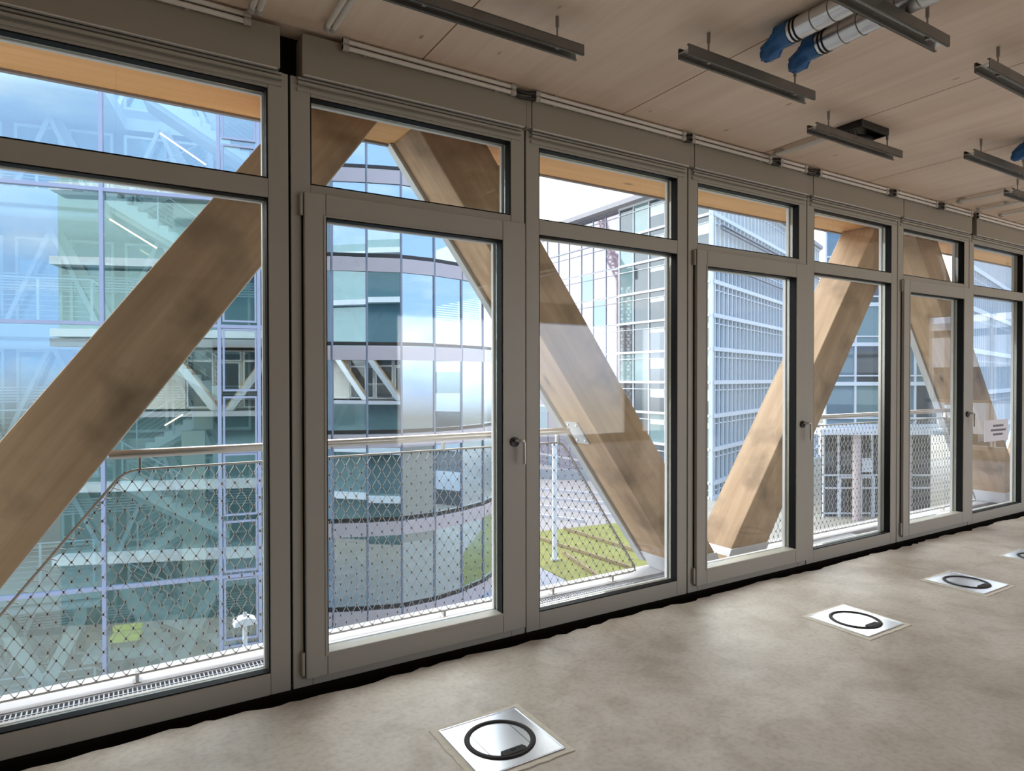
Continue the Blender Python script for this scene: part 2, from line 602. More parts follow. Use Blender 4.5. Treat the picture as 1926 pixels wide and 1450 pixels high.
def bay(name, i, door, label):
    x0, x1 = X0 + BAY * (i - 1) + .0055, X0 + BAY * i - .0055
    p = thing(name, label, 'door' if door else 'window', ((x0 + x1) / 2, 0, 0), None, 'structure')
    ox = (x0 + x1) / 2
    off = Vector((-ox, 0, 0))

    def put(mb, nm, mat, bevel=0, parent=p):
        mb.v = [(v[0] - ox, v[1], v[2]) for v in mb.v]
        return mb.build(nm, mat, parent, bevel)
    zt0, zt1, ztop = 2.352, 2.442, 2.866
    f = MB()
    sw = .093
    f.box(x0, x0 + sw, 0, .09, 0, 2.95).box(x1 - sw, x1, 0, .09, 0, 2.95)
    f.box(x0 + sw, x1 - sw, 0, .09, ztop, 2.95).box(x0 + sw, x1 - sw, 0, .09, zt0, zt1)
    f.box(x0 + sw, x1 - sw, 0, .09, 0, .104)
    put(f, 'frame', 'frame', .004)
    # ridged head profile
    h = MB()
    h.box(x0 + .03, x1 - .03, -.012, .002, 2.880, 2.896).box(x0 + .03, x1 - .03, -.026, .002, 2.908, 2.922)
    h.box(x0 + .03, x1 - .03, -.018, .002, 2.932, 2.944)
    put(h, 'head_profile', 'frame', .002)

    def glz(a, b, c, d, yi, yg, parent=p):
        q = [o for o in kids(parent)]
        glazing(parent, a - ox, b - ox, c, d, yi, yg)
    glz(x0 + sw, x1 - sw, zt1, ztop, 0, .055)
    if not door:
        glz(x0 + sw, x1 - sw, .104, zt0, 0, .055)
    else:
        lx0, lx1, lz0, lz1 = x0 + .055, x1 - .012, .045, 2.398
        l = MB()
        gx0, gx1, gz0, gz1 = x0 + .158, x1 - .165, .158, 2.286
        l.box(lx0, gx0, -.03, .06, lz0, lz1).box(gx1, lx1, -.03, .06, lz0, lz1)
        l.box(gx0, gx1, -.03, .06, lz0, gz0).box(gx0, gx1, -.03, .06, gz1, lz1)
        leaf = put(l, 'door_leaf', 'frame', .005)
        b = ring(MB(), gx0 - .012, gx1 + .012, gz0 - .018, gz1 + .01, (.012, .012, .018, .01), -.034, -.028)
        put(b, 'glazing_bead', 'frame', .002, leaf)
        glazing(leaf, gx0 - ox, gx1 - ox, gz0, gz1, -.03, .03, False)
        # black strip standing in for the shadow gap on the hinge side
        put(MB().box(lx0 - .007, lx0, -.006, .001, .16, 2.29), 'shadow_gap_strip', 'gasket', 0, leaf)
        for za, zb in ((.065, .175), (2.285, 2.388)):
            hg = MB()
            hg.tube([(lx0 - .012, -.016, za), (lx0 - .012, -.016, zb)], .009, 10)
            hg.box(lx0 - .020, lx0 - .002, -.008, .001, za, zb)
            put(hg, 'hinge', 'rose' if za > 1 and False else 'frame', 0, leaf)
        hx = lx1 - .078
        r = MB()
        r.tube([(hx, -.030, 1.135), (hx, -.042, 1.135)], .028, 20)
        ha = put(r, 'handle_rosette', 'rose', .002, leaf)
        hm = MB()
        hm.tube([(hx, -.04, 1.145), (hx, -.074, 1.145), (hx + .006, -.082, 1.145), (hx + .030, -.082, 1.142), (hx + .036, -.082, 1.13), (hx + .036, -.082, 1.01)], .009, 10)
        put(hm, 'handle', 'handle', 0, leaf)
    # dark seam to the next unit
    put(MB().box(x1 + .0005, x1 + .0105, .012, .05, .02, 2.95), 'joint_seal', 'gasket')
    # blind cassette over the unit
    gapl = .03 if (i - 1) % 5 == 0 else .018
    gapr = .018
    if i % 5 == 0:
        gapr = .022
    return x0, x1


names = {}
bays = [(-2, 0, 'window_6'), (-1, 1, 'door_5'), (0, 0, 'window_1'), (1, 1, 'door_1'), (2, 0, 'window_2'), (3, 1, 'door_2'), (4, 0, 'window_3'),
        (5, 1, 'door_3'), (6, 0, 'window_4'), (7, 1, 'door_4'), (8, 0, 'window_5'), (9, 1, 'door_6'), (10, 0, 'window_7')]
LAB = {
    'window_1': 'wide fixed grey window crossed by the big dark diagonal strut and a staircase beyond',
    'door_1': 'tall glazed grey door with the blue curved glass office seen through it',
    'window_2': 'fixed grey window with sky, lawn and downward timber strut behind it',
    'door_2': 'glazed grey door with handle, in front of the V foot of two timber struts',
    'window_3': 'fixed grey window beside the second handled door, timber strut rising behind it',
    'door_3': 'glazed grey door with the broad orange strut side behind its pane',
    'window_4': 'fixed grey window with the white notice stuck on its pane',
    'door_4': 'narrow visible grey door edge just past the window with the notice',
    'door_5': 'glazed grey door outside the view, before the first visible window',
    'window_6': 'first fixed grey window of the row, outside the view',
    'window_5': 'fixed grey window two units past the notice, outside the view',
    'door_6': 'last glazed grey door near the end wall, outside the view',
    'window_7': 'last fixed grey window at the end wall, outside the view',
}
for i, d, nm in bays:
    bay(nm, i, d, LAB[nm])
# solid facade piece left of the first unit and right of the last one
structure('wall_front', MB().box(XL, X0 - 3 * BAY - .01, 0, .12, -.09, CZ).box(X0 + 10 * BAY + .005, XR, 0, .12, -.09, CZ), 'wall', 'plain facade panels at both ends of the window row', 'wall')

CASS = {
    0: 'wide grey blind cassette over the first window, its end at the dark slot',
    1: 'grey blind cassette over the first handled door, beginning at the dark slot',
    2: 'grey blind cassette over the window with the lawn view',
    3: 'grey blind cassette over the second handled door',
    4: 'grey blind cassette over the window after the second handled door',
    5: 'grey blind cassette over the third handled door, ending at the far dark slot',
    6: 'grey blind cassette over the window with the notice',
    7: 'grey blind cassette over the door past the notice',
}
for i in range(-2, 11):
    x0, x1 = X0 + BAY * (i - 1), X0 + BAY * i
    a = x0 + (.05 if i in (1, 6) else .020)
    b = x1 - (.05 if i in (0, 5) else .020)
    lab = CASS.get(i, 'grey blind cassette over a unit outside the view')
    p = thing('blind_cassette', lab, 'blind cassette', ((a + b) / 2, 0, 2.95), 'blind cassettes along the window head')
    w = (b - a) / 2
    MB().box(-w, w, -.045, .08, .0, .192).build('housing', 'cassette', p, .003)
    MB().box(-w + .006, w - .012, -.043, -.028, -.0065, .0).build('bottom_rail', 'lip', p)
    if i not in (0, 5) and i < 10:
        structure('trim_%d' % (i + 6), MB().box(b + .0035, b + .0365, -.041, .07, 2.95, 3.142), 'cassette', 'narrow grey filler strip, joint %d along the row of blind cassettes' % (i + 3), 'trim')


# ------------------------------------------------------------------ timber struts, beam, balcony
YI, YO = .50, .87
HW = .239


def strut(xb, xt, label):
    zb, zt = -.04, 3.05
    s = (xt - xb) / 3.05
    xa, xz = xb + s * zb, xb + s * zt
    ang = math.atan2(3.05, xt - xb)
    poly = [(xa - HW, zb), (xa + HW, zb), (xz + HW, zt), (xz - HW, zt)]
    root = thing('timber_strut', label, 'strut', (xb, YI, 0), 'diagonal timber struts outside the windows')
    mb = MB().prism(poly, lambda x, z: (x, YI, z), lambda x, z: (x, YO, z))
    rot = Matrix.Rotation(ang, 4, 'Y')   # bring the strut's length onto local X
    inv = rot
    mb.v = [tuple(rot @ Vector((x - xb, y - YI, z))) for x, y, z in mb.v]
    o = mb.build('timber', 'strut', root, .008)
    o.rotation_euler = (0, -ang, 0)
    # metal weather cover on the outer face
    dx = .03
    lo_, hi_ = (-.03, -.06) if xt < xb else (.11, .03)
    MB().prism([(x - xb + (hi_ if k in (1, 2) else lo_), z) for k, (x, z) in enumerate(poly)],
               lambda x, z: (x, YO - YI + .001, z), lambda x, z: (x, YO - YI + .075, z)).build('weather_cover', 'cover', root, .004)
    # galvanised foot
    d = 1 if xt < xb else -1
    sh = MB()
    za, zc = -.098, .055
    lo = xb + s * za + (-HW - .012 if d > 0 else -.245)
    hi = xb + s * za + (.245 if d > 0 else HW + .012)
    lo, hi = max(lo, xb + s * za - HW - .012), min(hi, xb + s * za + HW + .012)
    if d > 0:
        hi = min(hi, xb + .29)
    else:
        lo = max(lo, xb - .29)
    pl = [(lo, za), (hi, za), (xb + s * zc + HW + (.012 if d > 0 else .012), zc), (xb + s * zc - HW - .012, zc)]
    sh.prism([(x - xb, z) for x, z in pl], lambda x, z: (x, -.012, z), lambda x, z: (x, YO - YI - .0005, z))
    sh.build('foot_shoe', 'shoe', root, .003)
    return root


PER = 5.73
strut(-1.08, 1.13, 'big dark timber strut rising across the first window')
strut(4.05, 1.83, 'timber strut falling from the apex behind the first handled door to the V foot')
strut(4.65, 6.86, 'timber strut rising from the V foot behind the second handled door')
strut(9.78, 7.58, 'broad timber strut falling behind the third handled door')
strut(10.38, 12.59, 'timber strut rising past the last windows, outside the view')
strut(-1.68, -3.90, 'timber strut falling away before the first window, outside the view')

structure('beam', MB().box(-9, 14.2, .13, .90, 3.052, 3.42), 'beam', 'orange spruce soffit beam running along the facade above the struts', 'beam', .004)
structure('trim_30', MB().box(-9, 14.2, .9005, .93, 3.040, 3.42), 'roofdark', 'thin dark drip edge along the soffit beam', 'trim')
mb = MB().box(-9, 14.2, .13, .465, -.35, -.115).box(-9, 14.2, .465, .70, -.35, -.15).box(-9, 14.2, .70, .93, -.35, -.10)
structure('balcony_deck', mb, 'ledge', 'white ledge of the narrow maintenance balcony outside the windows', 'balcony deck', .004)
g = MB()
gx = -1.9
while gx < 6.5:
    g.box(gx, gx + .006, .475, .695, -.135, -.108)
    gx += .021
for gy in (.475, .515, .555, .595, .635, .69):
    g.box(-1.9, 6.5, gy, gy + .006, -.135, -.106)
tag(g.build('drain_grating', 'grating'), 'long galvanised drain grating in the balcony floor under the windows', 'grating')


def rail_panel(dx, label, proto=None):
    if proto is not None:
        c = copy_tree(proto)
        c.location.x += dx
        c['label'] = label
        return c
    y = .75
    p = thing('balcony_railing', label, 'railing', (0, y, 0), 'balcony railings between the struts')
    # handrail
    MB().tube([(-.02, 0, 1.105), (2.93, 0, 1.105)], .024, 16).build('handrail', 'rail', p)
    # mesh frame: a rounded trapezoid
    cor = [(-.845, -.062), (3.60, -.062), (3.60 - .0, .03), (2.87, 1.02), (.065, 1.02)]
    cor = [(-.80, -.062), (3.62, -.062), (2.875, 1.02), (.05, 1.02)]
    pts = []
    n = len(cor)
    for k in range(n):
        a, b, c = Vector(cor[k - 1]), Vector(cor[k]), Vector(cor[(k + 1) % n])
        ra = min(.10, .07)
        p1, p2 = b + (a - b).normalized() * ra, b + (c - b).normalized() * ra
        for t in (0, .25, .5, .75, 1):
            q = p1 * (1 - t) ** 2 + b * 2 * t * (1 - t) + p2 * t * t
            pts.append((q.x, 0, q.y))
    MB().tube(pts, .007, 8, closed=True).build('mesh_frame', 'wire', p)

    def inside(x, z):
        if not (-.062 < z < 1.02):
            return False
        t = (z + .062) / 1.082
        return -.80 + .85 * t < x < 3.62 - .745 * t
    st, rowh = .0335, .0485
    wm, kn = MB(), MB()
    nrow = int(1.082 / rowh) + 1
    i0 = int(-.85 / st) - 1
    for i in range(i0, int(3.65 / st) + 1):
        run = []
        for j in range(nrow + 1):
            x = i * st + (st * .44 if (i + j) % 2 else -st * .44)
            z = -.058 + j * rowh * .999
            ok = inside(x, z)
            if ok:
                sw = .004 * math.sin(i * 1.7 + j)
                run.append((x, (.003 if i % 2 else -.003), z + sw * .3))
                if (i + j) % 2:
                    q = (x + st * .06, 0, z)
                    kn.box(q[0] - .003, q[0] + .003, -.004, .004, z - .0055, z + .0055)
            if (not ok or j == nrow) and len(run) > 1:
                wm.tube(run, 0.0024, 4, caps=False)
                run = []
            elif not ok:
                run = []
    wmo = wm.build('wire_mesh', 'wire', p)
    kn.build('ferrules', 'rose', wmo)['kind'] = 'stuff'
    # loops that lash the net to the sloping frame bars
    lp, lq = MB(), MB()
    for k in range(22):
        t = (k + .5) / 22
        z = -.04 + 1.04 * t
        xl, xr = -.80 + .85 * t, 3.62 - .745 * t
        lp.tube([(xl - .012, 0, z + .012), (xl + .035, .004, z - .008)], .003, 5)
        lq.tube([(xr + .012, 0, z + .012), (xr - .035, .004, z - .008)], .003, 5)
    lp.build('net_lashing', 'wire', p)
    lq.build('net_lashing', 'wire', p)
    for x in (.12, 1.888, 2.82):
        MB().box(x - .007, x + .007, -.014, .014, 1.015, 1.092).build('spacer', 'rail', p, .002)
    for x in (.10, 1.888, 2.777, 3.35):
        MB().box(x - .009, x + .009, -.02, .02, -.099, -.05).box(x - .02, x + .02, -.03, .03, -.0995, -.094).build('foot', 'rail', p, .002)
    # plate fixing the handrail end to the strut
    s = (1.83 - 4.05) / 3.05
    xe = lambda z: 4.05 + s * z - HW - .0005
    br = MB()
    br.prism([(-.075, 1.00), (.075, 1.00), (.075, 1.17), (-.075, 1.17)], lambda a, z: (xe(z) - .012, a, z), lambda a, z: (xe(z), a, z))
    for zz in (1.025, 1.145):
        for a in (-.05, .05):
            br.tube([(xe(zz) - .02, a, zz), (xe(zz) - .011, a, zz)], .009, 8)
    br.build('end_bracket', 'shoe', p)
    return p


r1 = rail_panel(0, 'steel handrail with wire net under it, seen through the first three units')
rail_panel(PER, 'steel handrail with wire net between the struts behind the third handled door', r1)


# ------------------------------------------------------------------ conduits, tracks, ducts on the ceiling
def conduit(label, a, b, vertical=False, clips=2, coup=(1, 1), sep=.031):
    """two parallel white pipes from a to b, on clips under the ceiling"""
    a, b = Vector(a), Vector(b)
    p = thing('conduit_run', label, 'conduit', tuple(a), 'white electrical conduits under the ceiling')
    d = (b - a)
    L = d.length
    dn = d.normalized()
    off = Vector((0, 0, sep)) if not vertical else Vector((sep, 0, 0))
    for k in (0, 1):
        o = off * k
        MB().tube([o, o + d], .0115, 12).build('pipe', 'pvc', p)
    for e, on in ((0, coup[0]), (1, coup[1])):
        if on:
            c = d * e - dn * (.03 * e)
            mb = MB()
            for k in (0, 1):
                mb.tube([c + off * k, c + off * k + dn * .03], .0165, 12)
            mb.build('coupling', 'clip', p)
    for k in range(clips):
        c = d * ((k + .5) / clips) if clips > 1 else d * .5
        if clips == 2:
            c = d * (.12 if k == 0 else .88)
        q = c + off * .5
        top = CZ - a.z
        if vertical:
            MB().box(q.x - .032, q.x + .032, q.y - .009, q.y + .009, .010, top - .0005).build('clip', 'clip', p)
        else:
            MB().box(q.x - .009, q.x + .009, .0125, .017, -.014, sep + .012).box(q.x - .009, q.x + .009, -.006, .016, sep + .0125, min(top - .0005, sep + .017)).build('clip', 'clip', p)
    return p


ZC, YC = 3.1135, -.066
runs = [(-1.6, .545, 'white double conduit over the first window, ending before the dark slot'),
        (.965, 1.955, 'white double conduit over the first handled door'),
        (2.09, 3.30, 'white double conduit over the window with the lawn view'),
        (3.36, 4.20, 'white double conduit over the second handled door, up to the ceiling branch'),
        (4.30, 4.63, 'short white double conduit just past the ceiling branch'),
        (4.79, 5.78, 'white double conduit over the window after the second handled door'),
        (5.90, 6.62, 'white double conduit over the third handled door'),
        (6.74, 7.30, 'short white double conduit ending at the far dark slot'),
        (7.42, 9.6, 'white double conduit beyond the far dark slot')]
for a, b, lab in runs:
    conduit(lab, (a, YC, ZC), (b, YC, ZC), clips=2)
ZB = 3.135
for x, y0, y1, lab in ((.535, -.13, -2.4, 'grey double conduit running across the ceiling over the first window'),
                       (.862, -.15, -2.4, 'grey double conduit on the ceiling just past the dark slot'),
                       (4.14, -.13, -.63, 'white double conduit branch leading to the dark ceiling opening'),
                       (6.70, -.20, -.64, 'thin white conduit branch on the ceiling before the far dark slot'),
                       (7.20, -.15, -2.2, 'white conduit branch on the ceiling at the far dark slot'),
                       (7.62, -.17, -2.2, 'white conduit branch on the ceiling beyond the far dark slot')):
    conduit(lab, (x, y0, ZB), (x, y1, ZB), vertical=True, clips=2, coup=(1, 0))
# black cables that bridge the gaps between the conduits
for x0, x1, lab in ((1.955, 2.09, 'black cable loop between conduits at the first cassette joint'),
                    (3.30, 3.36, 'black cable bridging conduits at the second cassette joint'),
                    (4.20, 4.30, 'black cable loop at the ceiling conduit branch'),
                    (4.63, 4.79, 'black cable loop past the ceiling conduit branch'),
                    (5.78, 5.90, 'black cable loop over the third handled door'),
                    (6.62, 6.74, 'black cable loop at the thin ceiling branch')):
    mb = MB()
    for k, dz in enumerate((0, .03)):
        mb.tube([(x0 - .01, YC, ZC + dz), (x0 + (x1 - x0) * .3, YC + .006, ZC + dz - .012), (x0 + (x1 - x0) * .7, YC, ZC + dz - .010), (x1 + .01, YC, ZC + dz)], .009, 8)
    tag(mb.build('cable', 'cable'), lab, 'cable', 'black cables between the conduits')


def track(x0, x1, y, label, proto=None):
    if proto is not None:
        c = copy_tree(proto)
        c.location = (x0, y, 3.03)
        c['label'] = label
        return c
    L = x1 - x0
    p = thing('lighting_track', label, 'ceiling track', (x0, y, 3.03), 'short steel tracks hung from the ceiling')
    mb = MB()
    w, h, t = .034, .024, .004
    mb.box(0, L, -w, -w + t, -h, h).box(0, L, w - t, w, -h, h)
    for s in (-1, 1):
        mb.box(0, L, min(s * w, s * (w - .012)), max(s * w, s * (w - .012)), -h, -h + t)
        mb.box(0, L, min(s * w, s * (w - .012)), max(s * w, s * (w - .012)), h - t, h)
    mb.build('side_rails', 'track', p)
    MB().box(0, L, -w + t, w - t, -.002, .002).build('web', 'track_in', p)
    for x in (.17, L - .13):
        r = MB().tube([(x, 0, .002), (x, 0, CZ - 3.03 - .0005)], .0045, 8)
        ro = r.build('hanger_rod', 'rod', p)
        MB().tube([(x, 0, .085), (x, 0, .132)], .0085, 8).build('sleeve', 'rod', ro)
        MB().tube([(x, 0, -.014), (x, 0, -.002)], .011, 6).build('nut', 'rod', ro)
    return p


t0 = track(.92, 1.885, -.755, 'hung steel track over the first handled door, near the top edge')
for x, y, lab in ((2.29, -1.02, 'hung steel track directly below the blue-wrapped duct ends'),
                  (2.29, -1.685, 'hung steel track crossing in front of the silver ducts'),
                  (3.655, -.765, 'hung steel track beside the dark ceiling opening'),
                  (3.64, -1.685, 'hung steel track at the upper right past the silver ducts'),
                  (5.0, -1.04, 'hung steel track below the second ceiling joint, farther along'),
                  (6.30, -.765, 'farthest hung steel track above the third handled door')):
    track(x, x + .965, y, lab, t0)


def duct(x, label, ybeg=-1.27, proto=None):
    if proto is not None:
        c = copy_tree(proto)
        c.location.x = x
        c.location.y = ybeg
        c['label'] = label
        return c
    p = thing('spiral_duct', label, 'duct', (x, ybeg, 3.1085), 'silver ventilation ducts under the ceiling')
    r = .050
    L = 5.5
    pts, rad = [], []
    y = 0
    MB().tube([(0, 0, 0), (0, -L, 0)], r, 28).build('duct_pipe', 'duct', p)
    sp = MB()
    k = .055
    while k < L:
        n = 24
        sp.tube([(math.cos(a * 2 * math.pi / n) * (r + .001), -k - .022 * a / n, math.sin(a * 2 * math.pi / n) * (r + .001)) for a in range(n)], .0022, 5, closed=True)
        k += .085
    sp.build('spiral_seam', 'rod', p)
    for yy in (-.05, -2.2, -4.2):
        b = MB()
        n = 24
        for q in (0, .02):
            b.tube([(math.cos(a * 2 * math.pi / n) * (r + .001), yy - q, math.sin(a * 2 * math.pi / n) * (r + .001)) for a in range(n)], .0045, 6, closed=True)
        b.box(-.006, .006, yy - .02, yy, r, CZ - 3.1085 - .0005)
        b.build('pipe_clamp', 'ring', p)
    # crumpled blue film tied over the end
    n, rings = 26, [(-.03, r + .003), (0.0, r + .0045), (.03, r + .003), (.05, r * .86), (.075, r * 1.02), (.105, r * .8), (.125, r * .25)]
    vs, fs = [], []
    rnd = random.Random(3)
    for i, (yy, rr) in enumerate(rings):
        for a in range(n):
            t = 2 * math.pi * a / n
            f = 1 + (.10 * math.sin(5 * t + i * 1.3) + rnd.uniform(-.07, .07)) * (i > 1)
            vs.append((math.cos(t) * rr * f, yy + (rnd.uniform(-.012, .012) if i > 1 else 0), math.sin(t) * rr * f - (.015 * max(0, i - 2))))
    for i in range(len(rings) - 1):
        for a in range(n):
            fs.append((i * n + a, i * n + (a + 1) % n, (i + 1) * n + (a + 1) % n, (i + 1) * n + a))
    fs.append(tuple(range((len(rings) - 1) * n, len(rings) * n)))
    m = MB().add(vs, fs, True)
    m.build('blue_end_wrap', 'blue', p)
    return p


d0 = duct(2.70, 'blue-capped silver duct on the side away from the dark ceiling outlet')
duct(2.915, 'blue-capped silver duct on the side towards the dark ceiling outlet', -1.27, d0)
duct(5.43, 'silver duct far along the ceiling, only its blue wrapped end in view', -1.25, d0)
duct(5.65, 'silver duct far along the ceiling, out of view beside its blue-ended twin', -1.25, d0)

# dark service opening with its torn lining
p = thing('ceiling_outlet', 'dark ceiling outlet box with a hanging flap and wiring', 'ceiling outlet', (4.27, -.71, CZ))
mb = MB()
mb.box(-.16, .16, .085, .10, -.048, -.0005).box(-.16, .16, -.10, -.085, -.048, -.0005).box(-.16, -.145, -.085, .085, -.048, -.0005).box(.145, .16, -.085, .085, -.048, -.0005)
mb.box(-.145, .145, -.085, .085, -.012, -.0005)
mb.build('outlet_box', 'rose', p, .003)
mb = MB().tube([(-.1, 0, -.02), (-.04, .03, -.06), (.05, -.02, -.075), (.12, .02, -.05), (.15, .0, -.03)], .026, 10, radii=[.02, .03, .034, .03, .012])
mb.build('wiring_bundle', 'cable', p)
MB().hexa([(-.13, .06, -.095), (.05, .07, -.105), (.05, .12, -.085), (-.13, .11, -.078), (-.13, .06, -.090), (.05, .07, -.10), (.05, .12, -.080), (-.13, .11, -.073)]).build('flap', 'grating', p)


# ------------------------------------------------------------------ floor boxes
def floor_box(x, y, label, proto=None):
    if proto is not None:
        c = copy_tree(proto)
        c.location = (x, y, 0)
        c['label'] = label
        return c
    p = thing('floor_box', label, 'floor box', (x, y, 0), 'metal floor boxes set in the screed')
    s, q = .222, .190
    rim = []
    for k in range(40):
        t = k / 40 * 4
        e, u = int(t), (t % 1) * 2 - 1
        a = [(u, -1), (1, u), (-u, 1), (-1, -u)][e]
        j = random.uniform(-.004, .004)
        rim.append((a[0] * (s + j), a[1] * (s + j)))
    MB().prism(rim, lambda a, b: (a, b, .0004), lambda a, b: (a * .99, b * .99, .004)).build('mortar_bed', 'mortar', p)
    plate = MB().box(-q, q, -q, q, .0042, .008)
    pl = plate.build('cover_plate', 'plate', p, .001)
    m = MB()
    ring(m, -q, q, 0, 1, .004, 0, 1)
    ed = MB()
    for a, b, c, d in ((-q, q, -q, -q + .005), (-q, q, q - .005, q), (-q, -q + .005, -q, q), (q - .005, q, -q, q)):
        ed.box(a, b, c, d, .008, .0105)
    ed.build('edge_trim', 'plate', p)
    n = 64
    # flat ring with a raised round lip
    outer, inner, lip = .149, .125, .0145
    prof = [(inner, .0082), (inner + .003, .0135), ((inner + outer) / 2, .0155), (outer - .003, .0125), (outer, .0082)]
    vs, fs = [], []
    for k in range(n):
        t = 2 * math.pi * k / n
        for r, z in prof:
            vs.append((math.cos(t) * r, math.sin(t) * r, z))
    mp = len(prof)
    for k in range(n):
        k2 = (k + 1) % n
        for a in range(mp - 1):
            fs.append((k * mp + a, k * mp + a + 1, k2 * mp + a + 1, k2 * mp + a))
    MB().add(vs, fs, True).build('lid_ring', 'ring', p)
    # lid: the plate inside the ring, with two straight fold lines
    li = MB()
    for sgn in (-1, 1):
        li.box(sgn * .092 - .0008, sgn * .092 + .0008, -.085, .085, .0081, .0088)
    li.build('fold_line', 'rose', p)
    # cable flap at the near edge of the ring
    fl = MB()
    pts = [(-.052, -.128), (.052, -.128), (.058, -.108), (.050, -.090), (-.050, -.090), (-.058, -.108)]
    fl.prism(pts, lambda a, b: (a, b, .0082), lambda a, b: (a, b, .0165))
    f = fl.build('cable_flap', 'ring', p, .002)
    MB().box(-.012, .012, -.112, -.100, .0166, .0172).build('latch_slot', 'gasket', f)
    MB().tube([(.028, -.106, .0166), (.028, -.106, .0172)], .004, 10).build('screw', 'gasket', f)
    return p


fb0 = floor_box(1.356, -.905, 'large shiny floor box with black ring, in front of the first handled door')
for x, lab in ((3.897, 'bright floor box in front of the second handled door'),
               (5.306, 'greyer floor box before the window that follows the second handled door'),
               (6.54, 'partly visible floor box farthest along the floor')):
    floor_box(x, -.908, lab, fb0)

# notice on the pane of window_4
p = thing('paper_notice', 'white paper notice with three dark text lines stuck on a window pane', 'notice', (8.10, .0535, .92))
MB().box(-.22, .34, -.0006, .0, -.105, .125).build('sheet', 'paper', p)
rnd = random.Random(5)
for zz, a, b in ((.060, -.02, .22), (.012, -.07, .28), (-.034, -.02, .21)):
    x = a
    tx = MB()
    while x < b:
        w = rnd.uniform(.012, .03)
        tx.box(x, min(b, x + w), -.0012, -.0006, zz - .010, zz + .012)
        x += w + .004
    tx.build('text_line', 'ink', p)


# ------------------------------------------------------------------ outside: ground
GZ = -10.5


def wpart(mb, name, mat, parent, bevel=0):
    """a part given in world coordinates"""
    L = parent.location
    mb.v = [(v[0] - L.x, v[1] - L.y, v[2] - L.z) for v in mb.v]
    return mb.build(name, mat, parent, bevel)


def slab(poly, z0, z1):
    return MB().prism(poly, lambda a, b: (a, b, z0), lambda a, b: (a, b, z1))


structure('ground', MB().box(-60, 160, 1.2, 180, GZ - .5, GZ), 'tan', 'tan gravel ground three storeys below the windows', 'ground')
structure('paving', slab([(22, 40.2), (40, 36.5), (52, 60), (50, 95), (30, 95)], GZ + .001, GZ + .02), 'paving', 'pinkish paved square at the foot of the tall glass tower', 'paving')
structure('path', slab([(8, 16), (21.8, 16), (22.6, 25.9), (23.0, 31.2), (27.8, 39.0), (20, 41), (12, 30)], GZ + .001, GZ + .03), 'asphalt', 'grey asphalt path along the lawn', 'path')
tag(slab([(28.0, 39.0), (23.1, 31.2), (22.7, 25.9), (22.4, 18), (36, 18), (43, 33), (35, 38.2)], GZ + .001, GZ + .04).build('lawn', 'grass'), 'mown green lawn below the third window, crossed by timber steps', 'lawn', kind='stuff')
for a, b, lab, mt in (((30.3, 38.4), (30.6, 30.4), 'uppermost timber step edge across the lawn', 'step'),
                  ((26.9, 36.9), (27.6, 27.4), 'middle timber step edge across the lawn', 'step'),
                  ((26.1, 32.8), (24.5, 26.4), 'lowest timber step edge across the lawn', 'step')):
    tag(MB().bar((a[0], a[1], GZ + .16), (b[0], b[1], GZ + .16), .16, .2).build('garden_step', mt), lab, 'step', 'timber steps on the lawn')
for a, b, lab in (((31.4, 43.7), (33.3, 39.7), 'pale kerb nearest the lawn on the paved square'),
                  ((33.8, 47.2), (37.6, 38.5), 'second pale kerb from the lawn on the paved square'),
                  ((36.2, 50.9), (41.1, 42.6), 'third pale kerb from the lawn on the paved square'),
                  ((38.9, 54.9), (44.0, 46.3), 'pale kerb of the square nearest the low grey wall')):
    tag(MB().bar((a[0], a[1], GZ + .12), (b[0], b[1], GZ + .12), .3, .24).build('kerb_bench', 'ledge'), lab, 'kerb', 'pale kerbs of the paved square')
tag(MB().bar((42.2, 62.8, GZ + .6), (48.5, 56.2, GZ + .6), .3, 1.15).build('garden_wall', 'lowwall'), 'low dark grey concrete wall across the paved square', 'low wall', kind='thing')

p = thing('flag_mast', 'tall white post standing on the lawn behind the wire net', 'post', (24.67, 31.70, GZ))
MB().tube([(0, 0, .05), (0, 0, 7.6)], .16, 20).build('mast', 'post', p)
MB().tube([(0, 0, .05), (0, 0, .16)], .26, 20).build('base_plate', 'cover', p)
MB().tube([(0, 0, 7.6), (0, 0, 7.72), (0, 0, 7.78)], .15, 16, radii=[.19, .17, .05]).build('mast_cap', 'cover', p)

p = thing('street_lamp', 'white lamp post with flat head at the foot of the first window', 'lamp post', (1.71, 7.46, GZ))
MB().tube([(0, 0, 0), (0, 0, 8.25)], .035, 14, radii=[.06, .033]).build('lamp_post', 'post', p)
MB().prism([(-.17, 8.22), (.17, 8.22), (.15, 8.30), (.05, 8.34), (-.05, 8.34), (-.15, 8.30)], lambda a, z: (a, -.11, z), lambda a, z: (a, .11, z)).build('lamp_head', 'post', p, .012)
MB().tube([(0, 0, 8.335), (0, 0, 8.40)], .03, 12).build('sensor_cap', 'cover', p)


# ------------------------------------------------------------------ outside: own building above and below
structure('wall_upper', MB().box(-9, 14.2, -8.6, .10, 3.43, 11.5), 'teal_win', 'upper storeys of the building the room belongs to', 'wall')
structure('wall_lower', MB().box(-9, 14.2, -8.6, .10, GZ, -.36), 'teal_win', 'lower storeys of the building the room belongs to', 'wall')
k = 20
for z in (-3.9, -7.35, 3.50, 6.9, 10.4):
    structure('trim_%d' % k, MB().box(-9, 14.2, .105, .93, z, z + .38), 'white_band', 'white floor band on the outside of the own building at level %d' % (k - 19), 'trim')
    k += 1

